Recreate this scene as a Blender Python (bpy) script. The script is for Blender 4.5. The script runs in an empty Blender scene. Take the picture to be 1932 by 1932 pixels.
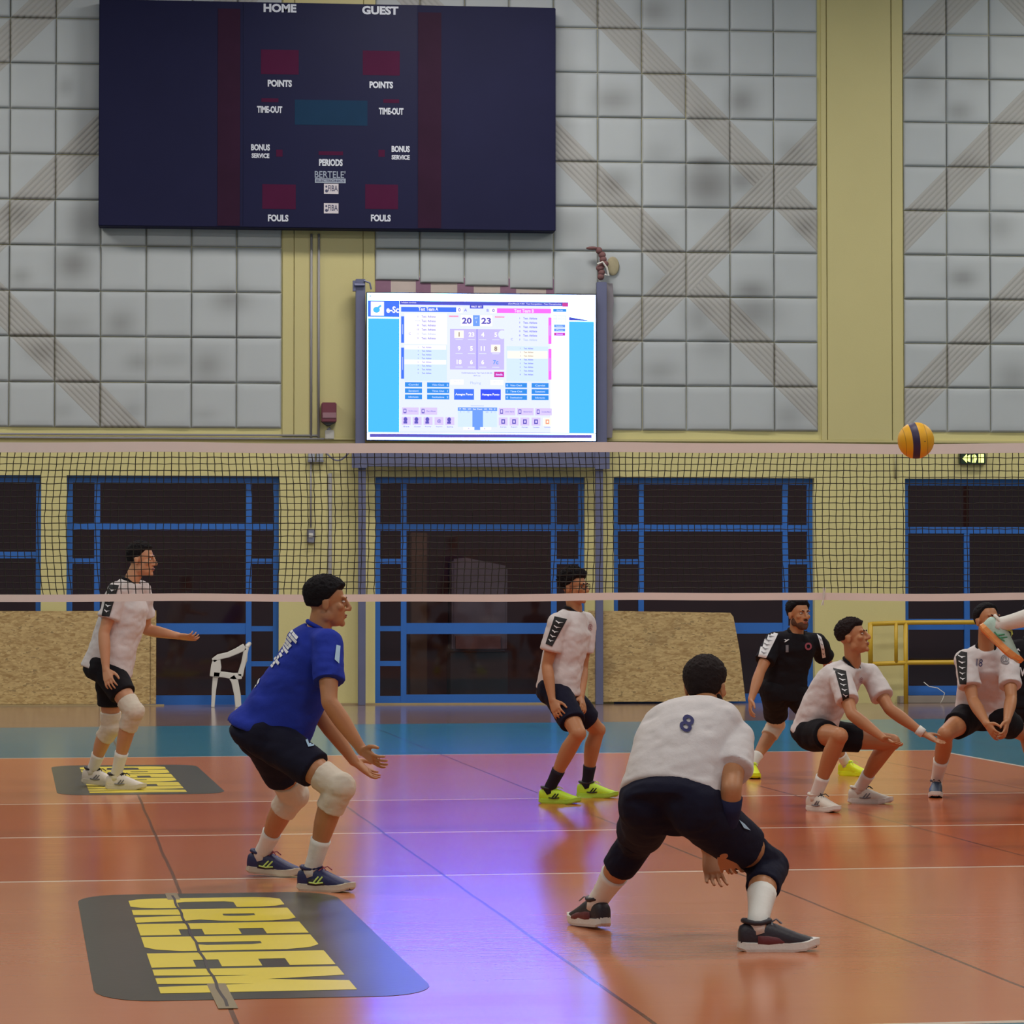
import bpy, bmesh, math, random
import numpy as np
from mathutils import Vector, Matrix, noise
from mathutils.bvhtree import BVHTree
C = bpy.context.scene.collection
SC = bpy.context.scene

# ------------------------------------------------------------------ camera
cd = bpy.data.cameras.new('camera'); cam = bpy.data.objects.new('camera', cd); C.objects.link(cam)
cam.location = (0, 0, 1.44)
cam.rotation_euler = (math.radians(90) + math.atan(164/5715), 0, -math.radians(5.6))
cd.sensor_width = 36; cd.lens = 36*5715/1932; cd.clip_end = 200
SC.camera = cam
# ------------------------------------------------------------------ world
w = bpy.data.worlds.new('world'); SC.world = w; w.use_nodes = True
w.node_tree.nodes['Background'].inputs[0].default_value = (0.62, 0.66, 0.75, 1)
w.node_tree.nodes['Background'].inputs[1].default_value = 0.35
# ------------------------------------------------------------------ hall lights (panels under the ceiling)
LIGHTS = [(x, y) for y in (6, 17, 28, 37) for x in (-7, 3.5, 14)]
LPOW, LCOL = 330.0, (1.0, 0.95, 0.88)
for i, (lx, ly) in enumerate(LIGHTS):
    ld = bpy.data.lights.new('hall_light', 'AREA'); ld.shape = 'RECTANGLE'; ld.size = 3.2; ld.size_y = 1.2
    ld.energy = LPOW; ld.color = LCOL
    lo = bpy.data.objects.new('hall_light', ld); C.objects.link(lo); lo.location = (lx, ly, 10.72)
# ------------------------------------------------------------------ view
SC.view_settings.view_transform = 'Standard'; SC.view_settings.look = 'None'
SC.view_settings.gamma = 1.0; SC.view_settings.use_curve_mapping = False
SC.view_settings.exposure = 0.16

# ================================================================== helpers
def lin(c):
    return tuple((v/255/12.92 if v/255 <= .04045 else ((v/255+.055)/1.055)**2.4) for v in c)
class NT:
    """small node-tree writer"""
    def __init__(s, m): s.t = m.node_tree; s.n = s.t.nodes; s.l = s.t.links
    def new(s, k, **kw):
        n = s.n.new(k)
        for a, v in kw.items(): setattr(n, a, v)
        return n
    def put(s, n, i, v):
        if hasattr(v, 'is_linked'): s.l.new(v, n.inputs[i])
        elif isinstance(v, (tuple, list)) and len(v) == 3 and n.inputs[i].type == 'RGBA': n.inputs[i].default_value = (*v, 1)
        else: n.inputs[i].default_value = v
    def math(s, op, a, b=0.0, c=None, clamp=False):
        n = s.new('ShaderNodeMath', operation=op); n.use_clamp = clamp
        s.put(n, 0, a); s.put(n, 1, b)
        if c is not None: s.put(n, 2, c)
        return n.outputs[0]
    def mix(s, f, a, b):
        n = s.new('ShaderNodeMix', data_type='RGBA')
        s.put(n, 0, f); s.put(n, 6, a); s.put(n, 7, b); return n.outputs[2]
    def noise(s, vec, scale, detail=3, rough=.55):
        n = s.new('ShaderNodeTexNoise'); n.inputs['Scale'].default_value = scale
        n.inputs['Detail'].default_value = detail; n.inputs['Roughness'].default_value = rough
        if vec is not None: s.l.new(vec, n.inputs['Vector'])
        return n.outputs['Fac']
    def obj(s): return s.new('ShaderNodeTexCoord').outputs['Object']
    def sep(s, v):
        n = s.new('ShaderNodeSeparateXYZ'); s.l.new(v, n.inputs[0]); return n.outputs
    def bump(s, h, strength=.3, dist=.01):
        n = s.new('ShaderNodeBump'); n.inputs['Strength'].default_value = strength; n.inputs['Distance'].default_value = dist
        s.l.new(h, n.inputs['Height']); return n.outputs[0]
    def ramp(s, f, lo, hi):
        n = s.new('ShaderNodeMapRange'); s.put(n, 0, f); n.inputs[1].default_value = lo; n.inputs[2].default_value = hi
        n.interpolation_type = 'SMOOTHSTEP'; return n.outputs[0]
def base_mat(name):
    m = bpy.data.materials.new(name); m.use_nodes = True
    return m, NT(m), m.node_tree.nodes['Principled BSDF']
MATS = {}
def mat(name, rgb, rough=.6, var=.06, scale=6.0, bump=0.0, bscale=60.0, metal=0.0, emit=0.0, spec=.5):
    if name in MATS: return MATS[name]
    m, t, p = base_mat(name); c = lin(rgb)
    p.inputs['Roughness'].default_value = rough; p.inputs['Metallic'].default_value = metal
    p.inputs['Specular IOR Level'].default_value = spec
    if emit:
        p.inputs['Base Color'].default_value = (.02, .02, .02, 1); p.inputs['Emission Color'].default_value = (*c, 1)
        p.inputs['Emission Strength'].default_value = emit
    else:
        o = t.obj(); f = t.noise(o, scale)
        col = t.mix(f, tuple(v*(1-var) for v in c), tuple(min(1, v*(1+var)) for v in c))
        t.put(p, 'Base Color', col)
        if bump: t.put(p, 'Normal', t.bump(t.noise(o, bscale), bump, .01))
    MATS[name] = m; return m

class MB:
    """collects geometry and links it as one mesh object"""
    def __init__(s): s.v = []; s.f = []; s.m = []
    def add(s, vs, fs, m=0):
        b = len(s.v); s.v += [tuple(q) for q in vs]; s.f += [tuple(b+i for i in q) for q in fs]; s.m += [m]*len(fs)
    def box(s, a, b, m=0):
        x0, y0, z0 = a; x1, y1, z1 = b
        x0, x1 = min(x0, x1), max(x0, x1); y0, y1 = min(y0, y1), max(y0, y1); z0, z1 = min(z0, z1), max(z0, z1)
        s.add([(x0,y0,z0),(x1,y0,z0),(x1,y1,z0),(x0,y1,z0),(x0,y0,z1),(x1,y0,z1),(x1,y1,z1),(x0,y1,z1)],
              [(0,3,2,1),(4,5,6,7),(0,1,5,4),(1,2,6,5),(2,3,7,6),(3,0,4,7)], m)
    def tube(s, pts, r, n=8, m=0, closed=False, flat=1.0):
        pts = [Vector(p) for p in pts]; k = len(pts); rs = r if isinstance(r, (list, tuple)) else [r]*k
        vs = []; up = Vector((0, 0, 1)); prev = None
        for i, p in enumerate(pts):
            t = (pts[(i+1) % k] - pts[i-1]) if closed else (pts[min(i+1, k-1)] - pts[max(i-1, 0)])
            t = t.normalized()
            if prev is None: a = t.cross(up) if abs(t.z) < .95 else t.cross(Vector((1, 0, 0)))
            else: a = prev - t*prev.dot(t)
            a.normalize(); prev = a; b = t.cross(a)
            for j in range(n):
                q = 2*math.pi*j/n; vs.append(p + (a*math.cos(q) + b*math.sin(q)*flat)*rs[i])
        fs = []
        for i in range(k if closed else k-1):
            o, q = i*n, ((i+1) % k)*n
            for j in range(n): fs.append((o+j, o+(j+1) % n, q+(j+1) % n, q+j))
        if not closed: fs += [tuple(range(n-1, -1, -1)), tuple(range((k-1)*n, k*n))]
        s.add(vs, fs, m)
    def ball(s, c, r, n=12, k=8, m=0, mtx=None):
        r = r if isinstance(r, (tuple, list)) else (r, r, r); vs = []; fs = []
        for i in range(k+1):
            th = math.pi*i/k
            for j in range(n):
                ph = 2*math.pi*j/n
                q = Vector((r[0]*math.sin(th)*math.cos(ph), r[1]*math.sin(th)*math.sin(ph), r[2]*math.cos(th)))
                if mtx is not None: q = mtx @ q
                vs.append(Vector(c) + q)
        for i in range(k):
            for j in range(n): fs.append((i*n+j, (i+1)*n+j, (i+1)*n+(j+1) % n, i*n+(j+1) % n))
        s.add(vs, fs, m)
    def prism(s, poly, a, b, axis='y', m=0):
        """polygon in two axes pushed along the third from a to b"""
        f = {'y': lambda p, d: (p[0], d, p[1]), 'z': lambda p, d: (p[0], p[1], d), 'x': lambda p, d: (d, p[0], p[1])}[axis]
        n = len(poly); s.add([f(p, a) for p in poly] + [f(p, b) for p in poly],
            [tuple(range(n)), tuple(range(2*n-1, n-1, -1))] + [(i, i+n, (i+1) % n+n, (i+1) % n) for i in range(n)], m)
    def mesh(s, name, mats, smooth=False, bevel=0.0):
        me = bpy.data.meshes.new(name); me.from_pydata(s.v, [], s.f)
        for q in (mats if isinstance(mats, (list, tuple)) else [mats]): me.materials.append(q)
        me.polygons.foreach_set('material_index', s.m)
        bm = bmesh.new(); bm.from_mesh(me)
        bmesh.ops.remove_doubles(bm, verts=bm.verts, dist=1e-6)
        bmesh.ops.recalc_face_normals(bm, faces=bm.faces)
        if bevel: bmesh.ops.bevel(bm, geom=[e for e in bm.edges if len(e.link_faces) == 2 and e.calc_face_angle(0) > .6], offset=bevel, segments=2, affect='EDGES', clamp_overlap=True)
        bm.to_mesh(me); bm.free()
        if smooth: me.polygons.foreach_set('use_smooth', [True]*len(me.polygons))
        return me
    def build(s, name, mats, parent=None, smooth=False, bevel=0.0, loc=None, rot=None):
        o = bpy.data.objects.new(name, s.mesh(name, mats, smooth, bevel)); C.objects.link(o)
        if parent is not None: o.parent = parent
        if loc is not None: o.location = loc
        if rot is not None: o.rotation_euler = rot
        return o
def tag(o, label, cat, group=None):
    o['label'] = label; o['category'] = cat
    if group: o['group'] = group
    return o
def thing(name, label, cat, loc=(0, 0, 0), rot=(0, 0, 0), group=None):
    o = bpy.data.objects.new(name, None); C.objects.link(o); o.location = loc; o.rotation_euler = rot
    o.empty_display_size = .1
    return tag(o, label, cat, group)
def struct(o): o['kind'] = 'structure'; return o
def text_geo(body, size, bold=0.0, width=None, extrude=0.0):
    """outline text as (verts, faces) in the xy plane, centred on its own box"""
    cu = bpy.data.curves.new('t', 'FONT'); cu.body = body; cu.size = size; cu.offset = bold; cu.resolution_u = 3
    cu.align_x = 'LEFT'; cu.extrude = extrude
    o = bpy.data.objects.new('t', cu); C.objects.link(o); bpy.context.view_layer.update()
    me = o.evaluated_get(bpy.context.evaluated_depsgraph_get()).to_mesh()
    vs = [Vector(v.co) for v in me.vertices]; fs = [tuple(p.vertices) for p in me.polygons]
    bpy.data.objects.remove(o); bpy.data.curves.remove(cu)
    x0, x1 = min(v.x for v in vs), max(v.x for v in vs); y0, y1 = min(v.y for v in vs), max(v.y for v in vs)
    k = (width/(x1-x0)) if width else 1
    return [Vector(((v.x-(x0+x1)/2)*k, v.y-(y0+y1)/2, v.z)) for v in vs], fs, ((x1-x0)*k, y1-y0)
def wall_text(mb, body, cx, cz, h, y, w=None, bold=0.0, m=0):
    vs, fs, (tw, th) = text_geo(body, 1.0, bold)
    kz = h/th; kx = (w/tw) if w else kz
    mb.add([(cx+v.x*kx, y, cz+v.y*kz) for v in vs], fs, m)

# ================================================================== setting
YW = 41.336                                   # front face of the back wall
ROT = math.radians(4.2)                       # the court is laid a few degrees off the wall
def court(t, l):
    """court coordinates (t = along its length, l = across) to world x, y"""
    y = (t + l*math.sin(ROT)) / (math.cos(ROT) + .045*math.sin(ROT)); return (l - .045*y, y)

def floor_mat():
    m, t, p = base_mat('court_floor'); o = t.obj(); x, y, z = t.sep(o)
    tr = t.math('ADD', t.math('MULTIPLY', x, -math.sin(ROT)), t.math('MULTIPLY', y, math.cos(ROT)))
    side = t.math('ADD', x, t.math('MULTIPLY', y, .0337))
    lat = t.math('ADD', x, t.math('MULTIPLY', y, .053))
    def between(v, a, b): return t.math('MULTIPLY', t.math('GREATER_THAN', v, a), t.math('LESS_THAN', v, b))
    incourt = t.math('MULTIPLY', between(tr, 9.9, 27.82), between(side, -1.24, 7.80))
    front = between(tr, 15.68, 21.57)
    n1 = t.noise(o, 1.3, 4); n2 = t.noise(o, 26, 3)
    mp = t.new('ShaderNodeMapping'); mp.inputs['Scale'].default_value = (.5, 9, 1); t.l.new(o, mp.inputs[0])
    nst = t.noise(mp.outputs[0], 1.4, 5)      # faint streaks across the boards of the sports floor
    back_c = t.mix(n1, lin((196, 116, 74)), lin((206, 128, 86)))
    front_c = t.mix(n1, lin((186, 90, 42)), lin((194, 100, 52)))
    col = t.mix(front, back_c, front_c)
    teal = t.mix(n1, lin((40, 112, 132)), lin((58, 128, 146)))
    col = t.mix(incourt, teal, col)
    far = t.math('GREATER_THAN', t.math('SUBTRACT', y, t.math('MULTIPLY', x, .128)), 34.64)
    brown = t.mix(n1, lin((118, 92, 82)), lin((150, 124, 108)))
    col = t.mix(far, col, brown)
    near = t.math('LESS_THAN', tr, 9.9)
    # painted lines
    lines = None
    def add(a):
        nonlocal lines
        lines = a if lines is None else t.math('MAXIMUM', lines, a)
    xin = between(side, -1.24, 7.81)
    for t0 in (9.93, 15.67, 18.56, 21.57, 27.80):
        add(t.math('MULTIPLY', t.math('LESS_THAN', t.math('ABSOLUTE', t.math('SUBTRACT', tr, t0)), .026), xin))
    tin = between(tr, 9.9, 27.83)
    for s0 in (-1.22, 7.785):
        add(t.math('MULTIPLY', t.math('LESS_THAN', t.math('ABSOLUTE', t.math('SUBTRACT', side, s0)), .026), tin))
    wear = t.ramp(n2, .30, .42)
    col = t.mix(t.math('MULTIPLY', lines, t.math('MULTIPLY_ADD', wear, .35, .55)), col, lin((235, 222, 205)))
    # seams between the rolls of the floor covering
    nf = t.math('MULTIPLY', t.math('SUBTRACT', t.noise(o, .9, 2), .5), .02)
    seam = None
    for l0 in (-6.4, -4.5, -2.6, .63, 2.03, 3.575, 5.4, 7.3, 9.2, 11.1):
        a = t.math('LESS_THAN', t.math('ABSOLUTE', t.math('SUBTRACT', t.math('ADD', lat, nf), l0)), .009)
        seam = a if seam is None else t.math('MAXIMUM', seam, a)
    inr = t.math('LESS_THAN', tr, 34)
    col = t.mix(t.math('MULTIPLY', t.math('MULTIPLY', seam, inr), .75), col, lin((70, 48, 40)))
    # scuffs
    mp2 = t.new('ShaderNodeMapping'); mp2.inputs['Scale'].default_value = (1.0, 6, 1); mp2.inputs['Rotation'].default_value = (0, 0, .3); t.l.new(o, mp2.inputs[0])
    sc = t.ramp(t.noise(mp2.outputs[0], 2.2, 6, .7), .62, .75)
    col = t.mix(t.math('MULTIPLY', sc, .12), col, lin((90, 70, 60)))
    t.put(p, 'Base Color', col)
    r = t.math('ADD', t.math('MULTIPLY_ADD', nst, .08, .14), t.math('MULTIPLY', far, -.05))
    t.put(p, 'Roughness', r)
    p.inputs['Specular IOR Level'].default_value = .5
    t.put(p, 'Normal', t.bump(t.math('ADD', t.math('MULTIPLY', nst, .3), t.math('MULTIPLY', n2, .5)), .05, .01))
    return m
mb = MB(); mb.add([(-16, -3, 0), (24, -3, 0), (24, 47, 0), (-16, 47, 0)], [(0, 1, 2, 3)])
struct(mb.build('floor', floor_mat()))

M_yel = mat('wall_yellow', (214, 205, 144), .55, .05, 1.6, .12, 40)
M_yel2 = mat('pilaster_yellow', (200, 190, 134), .5, .04, 1.2, .08, 60)
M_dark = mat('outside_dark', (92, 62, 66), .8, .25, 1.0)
DOORS = [(-5.40, -2.340, 0), (-2.000, .866, 0), (2.178, 5.063, 0), (5.460, 8.263, 0), (9.540, 12.50, .10)]
ZD = 3.113
mb = MB(); xs = [-16.0]
for a, b, z in DOORS: xs += [a, b]
xs.append(24.0)
for i in range(0, len(xs), 2): mb.box((xs[i], YW, 0), (xs[i+1], YW+.3, ZD))
mb.box((-16, YW, ZD), (24, YW+.3, 11))
struct(mb.build('wall_back', M_yel))
mb = MB(); mb.box((9.42, YW-.16, 0), (14, YW, .095)); mb.box((9.541, YW, 0), (12.499, YW+.3, .095)); struct(mb.build('trim_20', mat('sill_concrete', (150, 140, 132), .6, .15, 4), bevel=.006))
M_side = mat('hall_side', (190, 186, 160), .6)
mb = MB(); mb.box((-16.2, -3, 0), (-16, 47, 11)); struct(mb.build('wall_left', M_side))
mb = MB(); mb.box((24, -3, 0), (24.2, 47, 11)); struct(mb.build('wall_right', M_side))
mb = MB(); mb.box((-16.2, -3, 11), (24.2, YW+.3, 11.2)); struct(mb.build('ceiling', mat('ceiling', (200, 200, 196), .7)))
# the unlit passage behind the glass doors
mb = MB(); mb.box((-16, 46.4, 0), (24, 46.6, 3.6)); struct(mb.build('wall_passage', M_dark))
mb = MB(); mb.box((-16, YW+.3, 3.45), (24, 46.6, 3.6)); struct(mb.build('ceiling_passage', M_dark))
# ledge under the tiles and pilaster facings
mb = MB(); zl = 3.607
mb.box((-16, YW-.045, zl), (24, YW, zl+.035)); struct(mb.build('trim_1', M_yel2, bevel=.006))
k = 2
for xa, xb in ((0.907, 2.159), (8.363, 9.516)):
    ga, gb = (.150, .150) if k == 2 else (.075, .150)
    for p0, p1 in ((xa, xa+ga), (xa+ga+.012, xb-gb-.012), (xb-gb, xb)):
        mb = MB(); mb.box((p0, YW-.03, zl+.035), (p1, YW, 10.98)); struct(mb.build('trim_%d' % k, M_yel2, bevel=.004)); k += 1

# ---- white acoustic tiles with ribbed diagonal bands
def tile_mat(name, x0, pitch, down, upw):
    m, t, p = base_mat(name); o = t.obj(); x, y, z = t.sep(o)
    c = t.math('DIVIDE', t.math('SUBTRACT', x, x0), pitch); r = t.math('DIVIDE', t.math('SUBTRACT', z, 3.757), .618)
    s = t.math('ADD', c, r); d = t.math('SUBTRACT', c, r)
    def band(v, k):
        f = t.math('SUBTRACT', v, k)
        mk = t.math('MULTIPLY', t.math('GREATER_THAN', f, .02), t.math('LESS_THAN', f, .98))
        rib = t.math('ABSOLUTE', t.math('SINE', t.math('MULTIPLY', f, math.pi*7.0)))
        return mk, rib
    mask = None; ribs = None
    for v, ks in ((s, down), (d, upw)):
        for k in ks:
            mk, rib = band(v, k)
            if mask is None: mask, ribs = mk, rib
            else:
                ribs = t.math('ADD', t.math('MULTIPLY', rib, mk), t.math('MULTIPLY', ribs, t.math('SUBTRACT', 1, mk)))
                mask = t.math('MAXIMUM', mask, mk)
    at = t.new('ShaderNodeAttribute', attribute_name='dirt'); dirt = at.outputs['Fac']
    n = t.noise(o, 1.5, 4)
    col = t.mix(n, lin((176, 182, 186)), lin((186, 192, 195)))
    ribcol = t.mix(ribs, lin((158, 155, 150)), lin((170, 168, 164)))  # greyer band colour stands in for the shade between the ridges
    col = t.mix(t.math('MULTIPLY', mask, .8), col, ribcol)
    dd = t.math('MULTIPLY', dirt, t.math('ADD', 1.0, t.math('MULTIPLY', mask, t.math('SUBTRACT', .6, ribs))), clamp=True)
    col = t.mix(dd, col, lin((74, 68, 64)))
    t.put(p, 'Base Color', col); p.inputs['Roughness'].default_value = .62
    h = t.math('SUBTRACT', 1, t.math('MULTIPLY', mask, t.math('SUBTRACT', 1, ribs)))
    t.put(p, 'Normal', t.bump(t.math('ADD', h, t.math('MULTIPLY', n, .1)), .28, .02))
    return m
SMUDGE = [(*q, rx, rz, k) for q, rx, rz, k in [
    ((-1.911, 5.965), .26, .24, .55), ((-2.621, 5.799), .16, .12, .35), ((0.201, 5.517), .3, .2, .42), ((-1.280, 5.178), .22, .2, .4), ((-1.943, 5.158), .3, .16, .25),
    ((-1.036, 4.647), .22, .14, .35), ((-0.621, 4.679), .4, .12, .2), ((-0.105, 4.611), .24, .22, .4), ((-1.119, 3.991), .15, .12, .25), ((-2.045, 3.985), .15, .12, .2),
    ((-2.332, 4.774), .25, .14, .35), ((-2.695, 6.640), .25, .2, .4), ((-1.735, 6.544), .3, .3, .4), ((-2.028, 8.381), .14, .14, .3), ((-1.740, 7.771), .3, .7, .18), ((-0.153, 3.946), .2, .1, .2),
    ((5.466, 8.321), .35, .2, .45), ((6.015, 9.568), .3, .22, .45), ((7.245, 8.335), .24, .22, .5), ((6.774, 7.163), .42, .36, .62), ((6.753, 7.472), .35, .10, .6), ((7.243, 7.228), .28, .2, .5),
    ((7.388, 5.712), .3, .16, .55), ((7.417, 5.403), .4, .3, .45), ((6.106, 5.831), .25, .2, .25), ((6.645, 5.322), .25, .3, .35), ((6.666, 8.872), .3, .2, .25), ((4.817, 8.237), .14, 1.2, .3),
    ((4.816, 6.550), .3, .3, .3), ((5.479, 7.182), .25, .2, .45), ((6.702, 8.083), .2, .2, .25), ((6.071, 7.595), .3, .2, .2), ((7.929, 7.658), .25, .2, .3), ((8.135, 6.590), .18, .15, .4), ((6.104, 4.584), .3, .15, .3), ((7.904, 3.972), .25, .2, .3),
    ((6.069, 6.418), .25, .2, .35), ((6.845, 5.030), .3, .3, .3), ((7.241, 6.506), .25, .2, .3),
    ((10.319, 8.250), .22, .14, .4), ((10.361, 5.912), .24, .14, .5), ((10.893, 6.623), .25, .2, .3), ((11.087, 4.532), .3, .25, .35), ((10.444, 7.509), .25, .15, .3), ((10.600, 8.702), .3, .1, .25), ((9.807, 8.688), .3, .3, .3), ((10.849, 5.361), .2, .15, .25)]]
def tile_field(name, x0, pitch, c0, c1, skip, down, upw, cut=None, seed=1):
    rnd = random.Random(seed); V = []; Fc = []; D = []
    us = [0, .012, .03, .06] + [.06+.88*i/7 for i in range(1, 7)] + [.94, .97, .988, 1]; hs = {0: .004, .012: .020, .03: .034, .06: .04}
    for c in range(c0, c1):
        for r in range(0, 12):
            if (c, r) in skip: continue
            tx, tz, off = rnd.uniform(-.012, .012), rnd.uniform(-.012, .012), rnd.uniform(-.004, .006)
            gap = rnd.uniform(.003, .006); cutz = cut(c, r) if cut else 0; b = len(V); n = len(us); ed = rnd.uniform(.0, .55)
            for j, v in enumerate(us):
                for i, u in enumerate(us):
                    e = min(u, 1-u, v, 1-v); h = .04
                    for kk in (.06, .03, .012, 0):
                        if e <= kk+1e-6: h = hs[kk]
                    X = x0 + pitch*c + gap/2 + (pitch-gap)*u
                    vv = cutz + (1-cutz)*v
                    Z = 3.757 + .618*r + gap/2 + (.618-gap)*vv
                    Y = YW - h - off - (tx*(u-.5) + tz*(v-.5))*(h > .01)
                    V.append((X, Y, Z)); dd = 0
                    for sx, sz, rx, rz, k in SMUDGE:
                        q = ((X-sx)/rx)**2 + ((Z-sz)/rz)**2
                        if q < 6: dd = max(dd, k*math.exp(-q*1.3))
                    if e < .02: dd = max(dd, .10 + ed*.55)
                    elif e < .045 and (v < .045 or v > .955): dd = max(dd, .18)
                    D.append(min(.9, dd))
            for j in range(n-1):
                for i in range(n-1): Fc.append((b+j*n+i, b+j*n+i+1, b+(j+1)*n+i+1, b+(j+1)*n+i))
    me = bpy.data.meshes.new(name); me.from_pydata(V, [], Fc)
    a = me.attributes.new('dirt', 'FLOAT', 'POINT'); a.data.foreach_set('value', D)
    me.materials.append(tile_mat(name, x0, pitch, down, upw)); me.polygons.foreach_set('use_smooth', [True]*len(me.polygons))
    o = bpy.data.objects.new(name, me); C.objects.link(o); return struct(o)
tile_field('trim_%d' % k, -2.777, .612, -16, 6, set(), (2,), (-5, -9), seed=3); k += 1
hole = {(c, r) for c in range(0, 5) for r in range(0, 3)} | {(c, 3) for c in range(0, 4)}
tile_field('trim_%d' % k, 2.165, .6151, 0, 10, {(c, r) for c in range(0, 5) for r in range(0, 3)}, (14, 10), (3,),
           cut=lambda c, r: (.30 - .055*c if (r == 3 and c < 4) else 0), seed=5); k += 1
tile_field('trim_%d' % k, 9.529, .613, 0, 16, set(), (12,), (-1, -5, -9), seed=8); k += 1
# plastered strip left bare over the screen, with the old glue patches
mb = MB(); zs0, zs1 = 5.586, 5.820
mb.box((2.173, YW-.012, zs0), (4.632, YW, zs1+.05))
sb = mb.build('trim_%d' % k, mat('bare_plaster', (196, 182, 176), .8, .1, 5)); struct(sb); k += 1
mb = MB()
for a, b in ((708, 737), (784, 812), (862, 893), (943, 973), (1030, 1045)):
    mb.box((2.042+(a-690)*.0073, YW-.016, zs0), (2.042+(b-690)*.0073, YW-.012, zs1+.02))
mb.build('glue_patch', mat('old_glue', (140, 104, 128), .8, .15, 8), sb)

# ---- glazed doors
M_blue = mat('blue_paint', (44, 108, 196), .4, .08, 3)
def glass_mat():
    m = bpy.data.materials.new('door_glass'); m.use_nodes = True; t = NT(m); t.n.clear()
    out = t.new('ShaderNodeOutputMaterial'); tr = t.new('ShaderNodeBsdfTransparent'); tr.inputs[0].default_value = (.62, .6, .62, 1)
    gl = t.new('ShaderNodeBsdfGlossy'); gl.inputs['Roughness'].default_value = .03; gl.inputs[0].default_value = (.9, .9, .95, 1)
    fr = t.new('ShaderNodeFresnel'); fr.inputs[0].default_value = 1.5
    mx = t.new('ShaderNodeMixShader'); t.l.new(t.math('MULTIPLY', fr.outputs[0], 1.0), mx.inputs[0]); t.l.new(tr.outputs[0], mx.inputs[1]); t.l.new(gl.outputs[0], mx.inputs[2])
    t.l.new(mx.outputs[0], out.inputs[0]); return m
M_glass = glass_mat()
def door(n, x0, x1, z0, mull, transom, bars, lock, leaf_mid=None):
    y0, y1 = YW+.14, YW+.20; root = MB(); ztr = transom
    for a, b in ((x0, x0+.075), (x1-.075, x1)): root.box((a, y0, z0), (b, y1, ZD))
    root.box((x0+.076, y0, ZD-.09), (x1-.076, y1, ZD))
    d = struct(root.build('door_%d' % n, M_blue))
    for q in mull:
        mb = MB(); mb.box((q-.038, y0-.005, z0), (q+.038, y1, ZD-.09 if leaf_mid is None else ztr)); mb.build('mullion', M_blue, d)
    mb = MB(); mb.box((x0+.075, y0-.008, ztr-.045), (x1-.075, y1, ztr+.045)); mb.build('transom_bar', M_blue, d)
    cols = [x0+.075] + mull + [x1-.075]
    for i in range(len(cols)-1):
        a = cols[i] + (.038 if i else 0); b = cols[i+1] - (.038 if i+1 < len(cols)-1 else 0)
        zz = [z0]
        if b - a > .9 or leaf_mid is not None:
            rails = [(z0, z0+.13), (lock-.075, lock+.075)]
        else:
            rails = [(z0, z0+.11)] + [(q-.035, q+.035) for q in bars]
        for ra, rb in rails:
            mb = MB(); mb.box((a, y0+.005, ra), (b, y1-.005, rb)); mb.build('rail', M_blue, d)
        cuts = sorted(rails) + [(ztr-.045, ztr+.045), (ZD-.09, ZD)]
        for (p, q), (p2, q2) in zip(cuts[:-1], cuts[1:]):
            mb = MB(); mb.add([(a, y0+.03, q), (b, y0+.03, q), (b, y0+.03, p2), (a, y0+.03, p2)], [(0, 1, 2, 3)]); mb.build('glass_pane', M_glass, d)
    return d
ztr = 2.420; zb1 = 1.955; zb2 = 1.034; zb3 = 0.556
door(1, DOORS[0][0], DOORS[0][1], 0, [-4.9], 2.034, (zb2,), zb2)
door(2, DOORS[1][0], DOORS[1][1], 0, [-1.593, 0.459], ztr, (zb1, zb2, zb3), zb2)
door(3, DOORS[2][0], DOORS[2][1], 0, [2.575, 4.646], ztr, (zb1, zb2, zb3), zb2)
door(4, DOORS[3][0], DOORS[3][1], 0, [5.858, 7.880], ztr, (zb1, zb2, zb3), zb2)
door(5, DOORS[4][0], DOORS[4][1], .10, [10.447, 11.7], 2.398, (), 1.086, leaf_mid=1)

for px_ in (-5, -.6, 3.6, 7, 11):      # added fill lights, no real fittings, lifting the dark behind the panes
    ld = bpy.data.lights.new('passage_fill', 'POINT'); ld.energy = 42; ld.color = (1, .72, .62); ld.shadow_soft_size = .3
    lo = bpy.data.objects.new('passage_fill', ld); C.objects.link(lo); lo.location = (px_, YW+.55, 3.34)

# ================================================================== scoreboard
M_board = mat('board_navy', (30, 31, 62), .6, .15, 1.0, spec=.12); M_boardmid = mat('board_centre', (24, 26, 60), .5, .1, 1.2, spec=.15)
M_red = mat('dim_red_led', (72, 20, 54), .6, .12, 3, spec=.1); M_strip = mat('dim_red_strip', (48, 24, 46), .6, .25, 2, spec=.1)
M_teal = mat('dim_teal_led', (22, 52, 80), .6, .1, 4, spec=.1); M_let = mat('board_letters', (206, 210, 222), .5, .03)
M_sil = mat('maker_plate', (150, 160, 178), .4); M_stk = mat('white_sticker', (205, 198, 205), .5); M_stkd = mat('sticker_print', (60, 62, 96), .5)
yb = YW-.34
def bx(px): return -1.618 + (px-180)*((4.631)-(-1.618))/870
def bz(px, py): return 8.127 + (200-py)*.00727 + (px-600)*.0124*.00727     # rows drop a little to the right in the photo
def BZ(py): return 8.127 + (200-py)*.00727
sb = thing('scoreboard', 'wide dark navy electronic scoreboard high on the tiled wall, switched off, HOME and GUEST columns', 'scoreboard', (0, 0, 0))
zt, zb0 = BZ(7), BZ(429)
mb = MB(); mb.box((bx(186), yb, zb0), (bx(1048.5), YW-.05, zt)); mb.build('housing', M_board, sb, bevel=.01)
mb = MB(); mb.box((bx(456), yb-.006, zb0+.01), (bx(784), yb, zt-.01)); mb.build('centre_panel', M_boardmid, sb)
for a, b in ((408, 450), (786, 830)):
    mb = MB(); mb.box((bx(a), yb-.006, zb0+.02), (bx(b), yb, zt-.1)); mb.build('fouls_column', M_strip, sb)
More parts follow.
